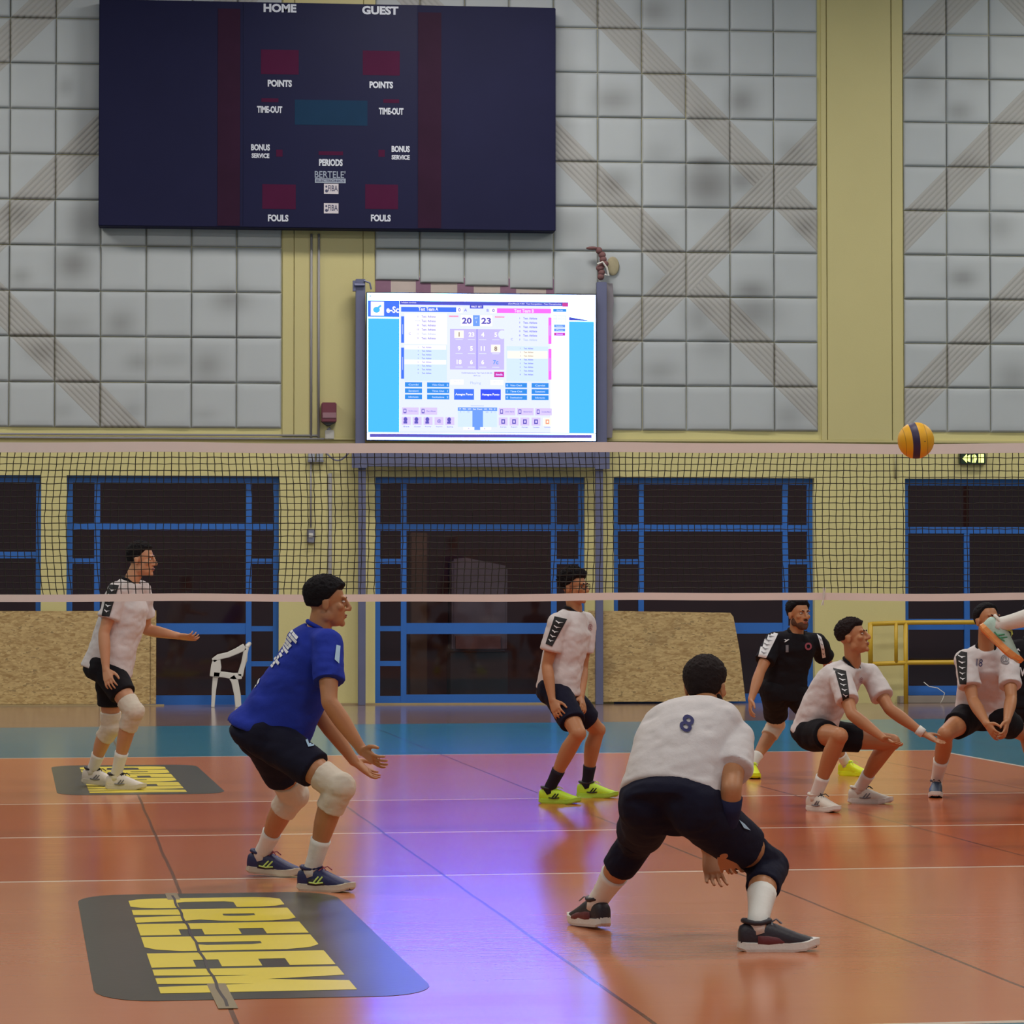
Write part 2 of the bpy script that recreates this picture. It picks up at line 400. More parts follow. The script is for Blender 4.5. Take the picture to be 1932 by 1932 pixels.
yl = yb-.008
def disp(name, a, b, c, d, m):
    px = (a+b)/2; o = (px-600)*-.0121
    mb = MB(); mb.box((bx(a), yl, BZ(d+o)), (bx(b), yl+.004, BZ(c+o))); return mb.build(name, m, sb)
for a, b, c, d in ((489, 560, 95, 141), (681, 751, 96, 142), (492, 555, 347, 393), (686, 748, 347, 393)): disp('digit_display', a, b, c, d, M_red)
for a, b, c, d in ((490, 522, 186, 193), (720, 750, 187, 194), (598, 644, 285, 292)): disp('indicator_row', a, b, c, d, M_red)
for a in (524, 717): disp('service_lamp', a-6, a+6, 282, 295, M_red)
disp('time_display', 553, 690, 189, 236, M_teal)
for s, a, b, cy, h in (('HOME', 494, 555, 17, 16), ('GUEST', 680, 748, 20, 16), ('POINTS', 502, 547, 158, 13), ('POINTS', 694, 738, 160, 13),
        ('TIME-OUT', 482, 529, 207, 13), ('TIME-OUT', 712, 758, 209.5, 13), ('BONUS', 471, 506, 278, 12), ('SERVICE', 472, 505, 293.5, 9),
        ('BONUS', 736, 770, 280.5, 12), ('SERVICE', 736, 770, 296, 9), ('PERIODS', 599, 643, 306, 13), ('FOULS', 503, 541, 410, 13), ('FOULS', 697, 734, 410, 13)):
    o = ((a+b)/2-600)*-.0121
    mb = MB(); wall_text(mb, s, bx((a+b)/2), BZ(cy+o), h*.00727, yl-.002, (b-a)*.00727, .045); mb.build('lettering', M_let, sb)
mb = MB(); wall_text(mb, "BERTELE'", bx(619.5), BZ(328), 13*.00727, yl-.002, 57*.00727, .01)
mb.box((bx(591), yl-.002, BZ(344)), (bx(649), yl, BZ(335.5)))
wall_text(mb, 'ELECTRONICS', bx(620), BZ(340), 5*.00727, yl-.004, 52*.00727, .02, 1)
mb.build('maker_plate', [M_sil, M_stkd], sb)
for cy in (355, 391.5):
    mb = MB(); mb.box((bx(608), yl-.002, BZ(cy+9.5)), (bx(635.5), yl, BZ(cy-9.5)))
    wall_text(mb, 'FIBA', bx(625), BZ(cy-1), 11*.00727, yl-.004, 18*.00727, .01, 1)
    mb.ball((bx(613), yl-.001, BZ(cy+4)), (.022, .004, .022), m=1); mb.ball((bx(612.5), yl-.001, BZ(cy-4)), (.014, .004, .016), m=1)
    mb.build('sticker', [M_stk, M_stkd], sb)

# ================================================================== lit display on its steel frame
M_steel = mat('frame_steel', (104, 108, 140), .45, .12, 3, metal=.2); M_bez = mat('bezel', (24, 24, 60), .4)
SY = YW-.42
fr = thing('screen_frame', 'grey steel portal frame carrying the lit screen, standing against the wall over the middle door', 'frame')
def post(name, xa, xb, pya, pyb, dy=.10, y=SY+.12):
    mb = MB(); x0, x1 = sorted((xa, xb)); mb.box((x0, y, pyb), (x1, y+dy, pya)); return mb.build(name, M_steel, fr, bevel=.006)
yP = SY+.12
xl0, xl1, xr0, xr1 = 1.892, 2.022, 5.189, 5.328
post('post', xl0, xl1, 5.786, 3.236); post('post', xr0, xr1, 5.777, 3.250)
post('leg', 1.932, 2.033, 3.236, 0); post('leg', 5.173, 5.275, 3.250, 0)
post('crossbeam', 1.842, 5.358, 3.443, 3.234, .08, yP-.06)
for xa in (1.842, 5.154):
    mb = MB(); mb.prism([(xa, 3.212), (xa+.2, 3.212), (xa+.2, 3.457), (xa, 3.457)], yP-.085, yP-.06); mb.build('joint_plate', M_steel, fr)
mb = MB(); zz = 5.699; mb.box((xl0-.04, yP-.02, zz-.08), (xl0, yP+.08, zz+.06)); mb.tube([(xl0-.02, yP-.03, zz), (xl0+.12, yP-.03, zz)], .02)
mb.tube([(xl1-.02, yP-.02, zz+.06), (xl1+.06, yP-.02, zz+.03), (xl1+.08, yP-.02, zz-.06)], .012); mb.build('bracket', M_steel, fr)
scn = thing('led_screen', 'bright video screen showing a match sheet at 20 to 23 on the steel frame', 'screen')
GX0, GX1 = 2.043, 5.157; GZ1, GZ0 = 5.583, 3.593
mb = MB(); mb.box((GX0-.012, SY, GZ0-.01), (GX1+.012, SY+.115, GZ1+.014)); mb.build('cabinet', M_bez, scn, bevel=.006)
def gx(u): return GX0 + (u-122)/(1718-122)*(GX1-GX0)
def gz(v): return GZ1 - (v-352)/(1380-352)*(GZ1-GZ0)
def em(name, c):
    m, t_, p = base_mat('screen_'+name); p.inputs['Base Color'].default_value = (.02, .02, .02, 1)
    p.inputs['Emission Color'].default_value = (*c, 1); p.inputs['Emission Strength'].default_value = 1; return m
# the display's own colours (linear); its blue diodes are far brighter than the film of the photo could hold
PAL = [('white', (3.0, 7.5, 21.0)), ('paper', (.98, .95, 1.25)), ('soft', (1.02, 1.3, 12.0)), ('cyan', (.045, .48, 8.0)), ('royal', (.03, .15, .9)), ('navy', (.05, .06, .52)), ('pink', (1.0, .13, 1.3)),
       ('panel', (.74, .80, 13.0)), ('sky', (.62, .77, 9.0)), ('lilac', (.54, .48, 6.0)), ('ink', (.09, .07, .46)), ('teal', (.012, .24, .75)),
       ('button', (.66, .55, 1.0)), ('crimson', (.58, .03, .29)), ('cream', (1.0, .92, .8)), ('tan', (.26, .18, .16)), ('mid', (.13, .31, .95)), ('orange', (.85, .32, .2)), ('pale', (.40, .48, 1.0)), ('deep', (.015, .06, .9))]
PI_ = {n: i for i, (n, c) in enumerate(PAL)}; PM = [em(*q) for q in PAL]
g = MB(); lay = [0]
def R(a, b, c, d, m, z=1):
    y = SY-.001-.0012*z; g.add([(gx(a), y, gz(d)), (gx(b), y, gz(d)), (gx(b), y, gz(c)), (gx(a), y, gz(c))], [(0, 1, 2, 3)], PI_[m])
def T(s, u, v, h, m, w=None, bold=.0, z=4):
    wall_text(g, s, gx(u), gz(v), h/(1380-352)*(GZ1-GZ0), SY-.001-.0012*z, w/(1718-122)*(GX1-GX0) if w else None, bold, PI_[m])
R(122, 1718, 352, 1380, 'white', 0)
R(125, 345, 405, 520, 'royal'); R(128, 345, 530, 1325, 'cyan'); R(1532, 1706, 540, 1325, 'cyan')
R(146, 238, 412, 512, 'paper', 2); g.ball((gx(186), SY-.004, gz(470)), (.045, .002, .04), m=PI_['cyan']); g.tube([(gx(190), SY-.005, gz(462)), (gx(216), SY-.005, gz(440))], .014, 6, PI_['cyan'])
T('e-Sc', 298, 468, 46, 'paper', 88, .03)
g.add([(gx(1530), SY-.003, gz(508)), (gx(1700), SY-.003, gz(536)), (gx(1530), SY-.003, gz(532))], [(0, 1, 2)], PI_['navy'])
R(346, 1532, 405, 1325, 'soft', 2); R(346, 1525, 405, 432, 'navy', 3); R(1484, 1524, 410, 436, 'crimson', 4)
R(346, 1400, 432, 1325, 'panel', 3)
T('Volleyball scoresheet', 410, 418, 12, 'paper', 104); T('(SemiMixed) F-001  Test Competition - Test Championship', 1290, 420, 13, 'paper', 370)
R(836, 930, 430, 455, 'navy', 4); T('FIRST SET', 883, 442, 13, 'paper', 74, .02, 5)
R(357, 740, 448, 482, 'royal', 4); T('Test Team A', 546, 462, 24, 'paper', 138, .02, 5)
R(1026, 1405, 452, 484, 'pink', 4); T('Test Team B', 1215, 468, 24, 'panel', 138, .02, 5)
R(742, 786, 448, 484, 'paper', 4); R(978, 1022, 450, 486, 'paper', 4)
T('0', 763, 465, 24, 'ink', None, .02, 5); T('0', 1001, 467, 24, 'ink', None, .02, 5); T('A', 806, 466, 20, 'ink'); T('B', 961, 467, 20, 'ink')
R(773, 856, 502, 578, 'paper', 4); R(907, 992, 502, 578, 'paper', 4); R(858, 905, 502, 578, 'mid', 4)
T('20', 815, 541, 44, 'ink', 68, .035, 5); T('23', 950, 541, 44, 'ink', 68, .035, 5); T('SET', 881, 522, 10, 'panel', 22, .01, 5); T('1', 881, 550, 16, 'panel', None, .02, 5)
R(690, 757, 506, 516, 'orange', 4); R(1010, 1078, 508, 518, 'orange', 4)
R(697, 1076, 600, 884, 'lilac', 4); R(884, 888, 600, 884, 'ink', 5)
for i, row in enumerate((('1', '23', '4', '5'), ('9', '5', '11', '8'), ('18', '6', '6', '7c'))):
    for j, s in enumerate(row):
        u, v = (761, 847, 926, 1017)[j], (638, 736, 831)[i]; hot = (i, j) in ((0, 0), (1, 3))
        if hot: R(u-33, u+32, v-28, v+26, 'cream', 5)
        T(s, u, v, 32, 'tan' if hot else ('mid' if (i, j) == (2, 3) else 'paper'), None, .03, 6); R(u-25, u+25, v+34, v+38, 'panel', 5)
g.ball((gx(1062), SY-.007, gz(637)), (.055, .001, .06), m=PI_['panel'])
for a, b, bx0 in ((357, 378, 0), (1386, 1408, 1)):
    cc = 'pink' if bx0 else 'royal'; R(a, b, 514, 700, cc, 4); R(a, b, 734, 952, cc, 4)
    R(a+8, b-8, 570, 640, 'pale', 5); R(a+8, b-8, 800, 890, 'pale', 5)
R(380, 676, 492, 708, 'paper', 4); R(1092, 1384, 496, 712, 'panel', 4)
R(380, 676, 716, 965, 'sky', 4); R(1092, 1384, 718, 965, 'sky', 4)
for a, b in ((716, 746), (818, 850)): R(380, 670, a, b, 'paper', 5)
R(1098, 1380, 750, 804, 'cream', 5)
for i in range(6):
    v = 515+30.4*i; m = 'pale' if i == 4 else 'ink'
    T('Test. Athlete', 548, v, 15, m, 98, .012, 5); T(('1', '23 (25)', '8', '13', '11', '9')[i], 474, v, 12, 'pale' if i in (1, 4) else 'ink', None, .01, 5)
    v2 = 521+30.2*i; m = 'pale' if i == 5 else 'ink'
    T('Test. Athlete', 1258, v2, 15, m, 98, .012, 5); T('154087'[i], 1185, v2, 12, 'ink', None, .01, 5)
T('C', 418, 636, 16, 'ink'); T('C', 1130, 669, 16, 'ink')
for i in range(8):
    v = 730+26*i; T('Test. Athlete', 534, v, 11, 'ink', 66, .012, 6); T('23456789'[i], 476, v, 9, 'ink', None, .01, 6)
    v = 733+26.2*i; T('Test. Athlete', 1246, v, 11, 'tan' if i in (1, 2) else 'ink', 66, .012, 6); T('12345678'[i], 1188, v, 9, 'ink', None, .01, 6)
T('Confermazione pnt. Test Team A (20-23)', 885, 909, 11, 'ink', 215, .01); T('SET (1)', 885, 928, 11, 'ink', 46, .01)
R(1006, 1076, 898, 936, 'crimson', 4); T('Annulla', 1040, 918, 12, 'panel', 48, .02, 5)
R(700, 792, 955, 990, 'paper', 4); R(980, 1070, 957, 992, 'paper', 4); T('Servizio', 748, 966, 11, 'pale', 48); T('Servizio', 1024, 968, 11, 'pale', 48)
T('Playing', 876, 980, 22, 'pale', 74)
caps = (('Cambi', 'Sanzioni', 'Infortunio'), ('Video Check', 'Time Out', 'Sostituzione'))
for i in range(3):
    v = 993+43*i
    for a, b, s in ((384, 503, caps[0][i]), (538, 692, caps[1][i]), (1084, 1236, caps[1][i]), (1268, 1387, caps[0][i])):
        R(a, b, v-17, v+16, 'teal', 4); T(s, (a+b)/2, v, 12, 'sky', min(84, b-a-50), .012, 5)
    T(str(2-i if i < 2 else 2), 680, v, 14, 'sky', None, .02, 5); T(str(i % 2), 1097, v, 14, 'sky', None, .02, 5)
for a, b, m in ((726, 865, 'royal'), (911, 1052, 'deep')):
    R(a, b, 1022, 1096, m, 4); T('Assegna Punto', (a+b)/2, 1060, 20, 'paper', 122, .03, 5)
R(752, 1027, 1150, 1174, 'mid', 4); R(752, 1027, 1174, 1288, 'sky', 4); R(854, 928, 1150, 1288, 'mid', 5); R(868, 908, 1288, 1308, 'mid', 5)
T('P   TO   VC   Set  Punti   VC   TO   P', 890, 1162, 10, 'paper', 250, .02, 6); T('2   1   10', 800, 1181, 9, 'ink', 66); T('20   2   1', 980, 1182, 9, 'ink', 66)
R(790, 866, 1288, 1308, 'paper', 4); R(910, 985, 1288, 1308, 'paper', 4); T('A', 828, 1298, 10, 'ink', None, 0, 5); T('B', 940, 1298, 10, 'ink', None, 0, 5); R(842, 934, 1137, 1141, 'pale', 4)
for a, b, s in ((364, 480, 'Cambio campo'), (490, 608, 'Fine Ufficiale'), (1038, 1154, 'Liste Gare'), (1166, 1282, 'Storico'), (1294, 1410, 'Scoresheet Manual')):
    R(a, b, 1153, 1203, 'button', 4); T(s, (a+b)/2+18, 1178, 9, 'ink', 62, .01, 5)
    R(a+10, a+30, 1162, 1194, 'ink', 5); R(a+14, a+26, 1168, 1186, 'button', 6)
for i, (u, s) in enumerate(((394, 'Set'), (470, 'Candidi'), (546, 'Replay'), (622, 'Supporti'), (698, 'Salva'), (1070, 'Stampa'), (1146, 'Report'), (1222, 'Formaz.'), (1300, 'Commenti'), (1380, 'Esportazione'))):
    R(u-32, u+30, 1220, 1275, 'button' if i < 9 else 'cream', 4); T(s, u, 1287, 9, 'ink', 44, .005)
    q = 'ink' if i < 9 else 'orange'
    if i in (0, 1, 2, 4):
        g.ball((gx(u-6), SY-.008, gz(1236)), (.026, .001, .03), m=PI_[q]); R(u-20, u+6, 1250, 1266, q, 5)
    elif i == 3: T('@', u, 1248, 26, q, None, .01, 5)
    else: R(u-14, u+12, 1232, 1264, q, 5); R(u-7, u+5, 1240, 1256, 'button' if i < 9 else 'cream', 6)
R(140, 1690, 1338, 1362, 'ink', 2); R(122, 1718, 1325, 1330, 'pale', 2)
R(136, 150, 368, 380, 'pale', 2); T('e-Scoresheet', 202, 373, 9, 'pale', 72, .005, 2); T('-', 1624, 380, 3, 'pale', 10, 0, 2); T('x', 1678, 382, 9, 'pale', None, 0, 2)
R(1420, 1512, 452, 472, 'teal', 4); T('Ace Set', 1465, 462, 10, 'sky', 44, .01, 5)
for u in (1434, 1465, 1496): R(u-14, u+13, 500, 502, 'ink', 4); R(u+11, u+13, 500, 545, 'pale', 4); R(u-14, u+10, 522, 524, 'ink', 4); R(u-10, u+13, 545, 547, 'pale', 4)
for v, m in ((573, 'mid'), (601, 'mid'), (630, 'crimson')): R(1426, 1504, v-10, v+10, m, 4); T(('Inizio', 'Fine', 'Reset')[(573, 601, 630).index(v)], 1465, v, 9, 'panel', 44, .012, 5)
g.build('display', PM, scn)

# ================================================================== things fixed to the wall
M_grey = mat('conduit_grey', (150, 148, 150), .5, .08, 5); M_greyd = mat('box_grey', (128, 130, 146), .5); M_blk = mat('black_rubber', (30, 28, 30), .6)
M_rust = mat('rusty_foam', (122, 84, 84), .8, .3, 9); M_wht = mat('white_plastic', (222, 220, 214), .4, .03)
def pipe(label, pts, r, m=None, group=None, name='conduit', cat='pipe'):
    mb = MB(); mb.tube(pts, r, 10); o = mb.build(name, m or M_grey, smooth=True); return tag(o, label, cat, group)
xq = lambda px: 1.392 + (px-600)*.00727
yc = YW-.05; zc1, zc2 = 3.666, 3.619
pipe('upper of two thin grey conduits running level along the wall under the left tiles', [(-16, yc, zc1), (xq(600), yc, zc1)], .014)
pipe('lower of two thin grey conduits running level along the wall under the left tiles', [(-16, yc, zc2), (xq(612), yc, zc2)], .014)
pipe('left of the twin grey conduits going up the pillar beside the red siren box', [(xq(587), yc, 3.637), (xq(587), yc, zb0-.04)], .017)
pipe('right of the twin grey conduits going up the pillar beside the red siren box', [(xq(601), yc, 3.637), (xq(601), yc, zb0-.04)], .017)
pipe('thin grey conduit dropping from the grey switch down the yellow pillar', [(xq(587), YW-.018, 2.415), (xq(587), YW-.018, 3.318)], .014, name='conduit')
pipe('wider flat grey duct down the yellow pillar left of the screen frame leg', [(xq(623), YW-.018, 0), (xq(623), YW-.018, 3.153)], .028)
pipe('faint cream duct outline beside the door under the exit light', [(9.404, YW-.012, 3.118), (9.404, YW-.012, 3.539)], .018, mat('cream_duct', (190, 184, 140), .5))
al = thing('siren_box', 'dark red fire alarm siren box on the pillar left of the lit screen', 'siren')
mb = MB(); mb.box((xq(606), YW-.19, 3.841), (xq(634), YW-.03, 4.109)); mb.build('housing', mat('siren_red', (112, 50, 66), .45, .1, 8), al, bevel=.012)
mb = MB(); mb.box((xq(608), YW-.20, 3.899), (xq(633), YW-.19, 3.971)); mb.build('label_plate', mat('siren_plate', (150, 112, 122), .5), al)
mb = MB(); mb.prism([(xq(607), 3.841), (xq(633), 3.841), (xq(622), 3.797), (xq(616), 3.797)], YW-.17, YW-.05); mb.build('sounder', M_blk, al)
jb = thing('junction_box', 'pale grey junction box under the red siren box', 'junction box')
mb = MB(); mb.box((xq(613), YW-.10, 3.616), (xq(630), YW-.03, 3.739)); mb.build('housing', mat('pale_box', (190, 188, 182), .5), jb, bevel=.008)
mb = MB(); mb.tube([(xq(622), YW-.06, 3.739), (xq(619), YW-.06, 3.768)], .025, 8); mb.build('gland', M_greyd, jb)
for px, lb in ((588, 'left of two small grey boxes high on the pillar just under the net tape'), (603.5, 'right of two small grey boxes high on the pillar just under the net tape')):
    b = thing('socket_box', lb, 'socket box'); mb = MB(); mb.box((xq(px-6), YW-.08, 3.326), (xq(px+6), YW, 3.456)); mb.build('housing', mat('socket_grey', (164, 170, 182), .5), b, bevel=.006)
    mb = MB(); mb.box((xq(px-7), YW-.085, 3.304), (xq(px+7), YW, 3.326)); mb.build('lid_edge', M_greyd, b)
sw = thing('wall_switch', 'grey weatherproof switch on the yellow pillar between the two left-hand glass doors', 'switch')
mb = MB(); mb.box((xq(580), YW-.07, 2.198), (xq(594), YW, 2.393)); mb.build('housing', M_greyd, sw, bevel=.008)
mb = MB(); mb.box((xq(583), YW-.085, 2.277), (xq(591), YW-.07, 2.335)); mb.build('rocker', M_wht, sw, bevel=.004)
pts = []
for i in range(13):
    u = i/12; pts.append((xq(614+u*47), YW-.06-.10*u, 3.443 - .13*math.sin(math.pi*u) + .02*u))
pipe('slack grey cable looping from the socket boxes to the steel frame', pts, .012, mat('cable_grey', (120, 120, 140), .5), name='cable', cat='cable')
# torn edge of the tiles right of the screen
fo = thing('torn_foam_edge', 'torn brown foam and paper sticking out above the right post of the screen frame', 'foam')
xf = 5.271
mb = MB(); pr = random.Random(4)
for i in range(7):
    z = 5.856+.36*i/6; mb.ball((xf+pr.uniform(-.03, .03)-.02*(i == 6), 41.12, z), (.055+pr.uniform(-.01, .02), .06, .05), 10, 6)
mb.ball((xf-.13, 41.12, 6.248), (.09, .04, .025), 10, 6); mb.build('foam', M_rust, fo, smooth=True)
mb = MB(); mb.tube([(xf-.07, 41.05, 6.024), (xf, 41.04, 6.053), (xf+.06, 41.06, 5.973), (xf+.09, 41.08, 5.871), (xf+.03, 41.08, 5.885)], .014, 6)
mb.build('torn_paper', M_wht, fo)
mb = MB(); mb.ball((xf+.17, YW-.075, 6.022), (.09, .02, .13), 10, 8); mb.build('glue_lump', mat('old_glue_yellow', (168, 158, 128), .7, .2, 10), fo, smooth=True)
mb = MB(); zt_ = 5.773; zb_ = 3.651; pts = []
n = 16
for i in range(n+1):
    z = zb_+(zt_-zb_)*i/n; wv = .085+.012*math.sin(i*2.3)+.02*(i/n); pts.append((z, wv))
x0 = xr1+.005
for i in range(n):
    (z0, w0), (z1, w1) = pts[i], pts[i+1]
    mb.add([(x0, 41.16, z0), (x0+w0, 41.19, z0), (x0+w1, 41.19, z1), (x0, 41.16, z1), (x0, YW-.03, z0), (x0+w0, YW-.03, z0), (x0+w1, YW-.03, z1), (x0, YW-.03, z1)],
           [(0, 1, 2, 3), (1, 5, 6, 2), (4, 0, 3, 7), (0, 4, 5, 1), (3, 2, 6, 7)])
o = mb.build('cut_panel_edge', mat('cut_panel', (136, 130, 138), .8, .12, 8)); tag(o, 'ragged grey cut edge of the wall panels along the right side of the screen', 'panel edge')
# exit light
ex = thing('exit_sign', 'small lit green emergency exit light above the right-hand glass door', 'exit sign')
x0, x1 = 10.298, 10.667; z0, z1 = 3.315, 3.470
mb = MB(); mb.box((x0, YW-.09, z0), (x1, YW, z1)); mb.build('housing', mat('exit_case', (30, 52, 34), .4), ex, bevel=.008)
m_ex = mat('exit_lit', (238, 255, 130), emit=2.2); mb = MB(); wx = x1-x0; cy_ = (z0+z1)/2; hh = (z1-z0)
def P(u, v): return (x0+wx*u, cy_+hh*v)
mb.prism([P(.10, .0), P(.27, .40), P(.27, .18), P(.40, .34), P(.40, -.34), P(.27, -.2), P(.27, -.40)], YW-.094, YW-.09)
mb.prism([P(.47, -.38), P(.50, .05), P(.46, .22), P(.54, .40), P(.62, .26), P(.65, 0), P(.60, -.38)], YW-.094, YW-.09)
mb.prism([P(.72, -.38), P(.72, .40), P(.92, .40), P(.92, -.38)], YW-.094, YW-.09); mb.build('pictogram', m_ex, ex)

# ================================================================== boards, rail, chair against the wall
def osb_mat():
    m, t, p = base_mat('osb'); o = t.obj()
    mp = t.new('ShaderNodeMapping'); mp.inputs['Scale'].default_value = (1, 1, 2.4); mp.inputs['Rotation'].default_value = (0, .5, 0); t.l.new(o, mp.inputs[0])
    def vor(sc, sh):
        q = t.new('ShaderNodeMapping'); q.inputs['Location'].default_value = (sh, sh, sh); q.inputs['Rotation'].default_value = (0, sh, 0); q.inputs['Scale'].default_value = (1, 1, 2.6); t.l.new(o, q.inputs[0])
        v = t.new('ShaderNodeTexVoronoi'); v.inputs['Scale'].default_value = sc; t.l.new(q.outputs[0], v.inputs['Vector']); return v
    v1 = vor(14, .3); v2 = vor(21, 1.7); b1 = t.sep(v1.outputs['Color'])[0]; b2 = t.sep(v2.outputs['Color'])[1]
    f = t.math('MULTIPLY_ADD', b1, .55, t.math('MULTIPLY', b2, .45))
    col = t.mix(f, lin((158, 126, 78)), lin((220, 194, 138)))
    dk = t.math('GREATER_THAN', t.math('MULTIPLY', b1, b2), .72); col = t.mix(t.math('MULTIPLY', dk, .6), col, lin((92, 66, 36)))
    gm = t.ramp(t.noise(o, .9, 3), .56, .74); col = t.mix(t.math('MULTIPLY', gm, .5), col, lin((104, 88, 66)))
    t.put(p, 'Base Color', col); p.inputs['Roughness'].default_value = .7; t.put(p, 'Normal', t.bump(f, .3, .01)); return m
M_osb = osb_mat()
def osb(poly, y, label, seam=None):
    mb = MB(); mb.prism(poly, y, y+.018); o = mb.build('chipboard_panel', M_osb, bevel=.002); tag(o, label, 'board', 'chipboard sheets leaning on the wall'); return o
yo = YW-.10; zt1 = 1.276
osb([(-7.4, .02), (-1.551, .02), (-1.551, zt1), (-7.4, zt1)], yo, 'long chipboard sheet behind the left player, running out of the photo')
osb([(-1.545, .02), (-0.870, .02), (-0.870, zt1-.005), (-1.545, zt1-.005)], yo, 'narrow chipboard sheet between the left player and the plastic chair')
osb([(-0.866, .02), (-0.788, .02), (-0.788, zt1+.01), (-0.866, zt1+.01)], yo+.022, 'thin strip of chipboard edging the narrow sheet near the plastic chair')
osb([(5.093, .03), (7.276, .03), (7.196, 0.711), (7.108, 1.192), (7.064, 1.250), (5.094, 1.280)], yo, 'big chipboard sheet with a slanting right edge behind player number 8')
mb = MB(); mb.box((1.689, YW-.12, 0), (4.740, YW-.02, .022)); o = mb.build('floor_batten', mat('batten', (170, 150, 110), .7, .1, 6)); tag(o, 'pale wooden batten on the floor along the middle glass door', 'batten')
mb = MB(); mb.box((-2.876, YW-.28, 0), (-0.677, YW-.12, .018)); o = mb.build('floor_batten', mat('batten', (170, 150, 110), .7, .1, 6)); tag(o, 'pale wooden batten on the floor along the foot of the left chipboard', 'batten')
# yellow rail
M_yr = mat('rail_yellow', (206, 168, 44), .4, .08, 5); yr = 40.9
rl = thing('guard_rail', 'yellow tubular guard rail by the right-hand glass door', 'railing')
zr1, zr2 = 1.116, 0.566; xr_ = lambda px: 9.457+(px-1711)*.00725
def rail(name, pts, r=.032): mb = MB(); mb.tube(pts, r, 12); return mb.build(name, M_yr, rl, smooth=True)
rail('top_rail', [(xr_(1641), yr, zr1-.02), (xr_(1720), yr, zr1), (13.0, yr, zr1+.01)]); rail('lower_rail', [(xr_(1641), yr, zr2-.02), (xr_(1720), yr, zr2), (13.0, yr, zr2+.01)])
rail('end_upright', [(xr_(1641), yr, zr2-.04), (xr_(1641), yr, zr1)], .034); rail('upright', [(xr_(1690), yr-.01, zr2), (xr_(1690), yr-.01, zr1)], .026)
for q in (xr_(1709), 12.6): rail('post', [(q, yr, 0), (q, yr, zr1)])
pts = [(9.68, 40.85, .30), (9.75, 40.83, .24), (9.86, 40.8, .22), (9.96, 40.8, .15), (9.93, 40.8, .06), (9.9, 40.8, .012)]
pipe('loose white string dangling by the foot of the yellow rail', pts, .006, M_wht, name='string', cat='string')

def plastic_chair():
    cx, cy = (0.179, 40.994); cy = 40.75
    t = thing('plastic_chair', 'white plastic garden armchair seen from the side against the left glass door', 'chair', (cx, cy, 0))
    k = .00722
    def L(px, py): return ((px-430)*k, (1333-py)*k)
    W = .25
    def side(s):
        """one moulded side: front leg, arm, back post and rear leg outline with its openings"""
        y0, y1 = (s*W-.022, s*W+.022)
        def bar(name, pts, wd, yo=0.0):
            mb = MB(); P_ = [Vector(L(*p)) for p in pts]; vs = []
            for i, p in enumerate(P_):
                d = (P_[min(i+1, len(P_)-1)]-P_[max(i-1, 0)]).normalized(); nrm = Vector((-d.y, d.x)); ww = wd[i]*k/2
                for q in (p+nrm*ww, p-nrm*ww):
                    vs += [(q.x, y0+yo, q.y), (q.x, y1+yo, q.y)]
            fs = []
            for i in range(len(P_)-1):
                o = i*4; fs += [(o, o+4, o+5, o+1), (o+2, o+3, o+7, o+6), (o, o+2, o+6, o+4), (o+1, o+5, o+7, o+3)]
            fs += [(0, 1, 3, 2), tuple(len(vs)-4+j for j in (0, 2, 3, 1))]
            mb.add(vs, fs); return mb.build(name, M_wht, t, bevel=.006)
        bar('leg', [(402, 1333), (404, 1300), (407, 1275)], [6, 8, 10], -s*.02)
        bar('leg', [(449, 1333), (447, 1310), (442, 1285), (436, 1276)], [11, 12, 13, 12])
        bar('arm_front', [(405, 1277), (408, 1258), (409, 1245)], [18, 19, 13])
        bar('armrest', [(402, 1248), (412, 1241), (430, 1237), (446, 1230), (461, 1222)], [8, 9, 9, 10, 12])
        bar('back_post', [(452, 1276), (458, 1252), (464, 1223)], [10, 7, 8])
        bar('seat_rail', [(403, 1272), (425, 1274), (440, 1277), (455, 1276)], [9, 9, 11, 10])
    side(-1); side(1)
    mb = MB(); nseg = 6
    vs = []
    for i in range(nseg+1):
        u = i/nseg; px = 402+50*u; py = 1268+6*u+3*math.sin(u*3.14); x, z = L(px, py)
        for j in range(7): v = j/6*2-1; vs.append((x, v*W, z-.012*(1-v*v)))
    fs = [(i*7+j, i*7+j+1, (i+1)*7+j+1, (i+1)*7+j) for i in range(nseg) for j in range(6)]
    mb.add(vs, fs); o = mb.build('seat', M_wht, t, smooth=True); o.modifiers.new('s', 'SOLIDIFY').thickness = .014
    mb = MB()
    for j in range(5):
        v = -1+2*(j+.5)/5; a, b = L(455, 1272), L(465, 1221); mb.tube([(a[0], v*W*.86, a[1]), ((a[0]+b[0])/2+.03, v*W*.86, (a[1]+b[1])/2), (b[0], v*W*.86, b[1])], .02, 8, flat=.4)
    a = L(465, 1221); mb.tube([(a[0], -W, a[1]), (a[0]+.03, 0, a[1]+.03), (a[0], W, a[1])], .028, 8); mb.build('backrest', M_wht, t, smooth=True)
plastic_chair()

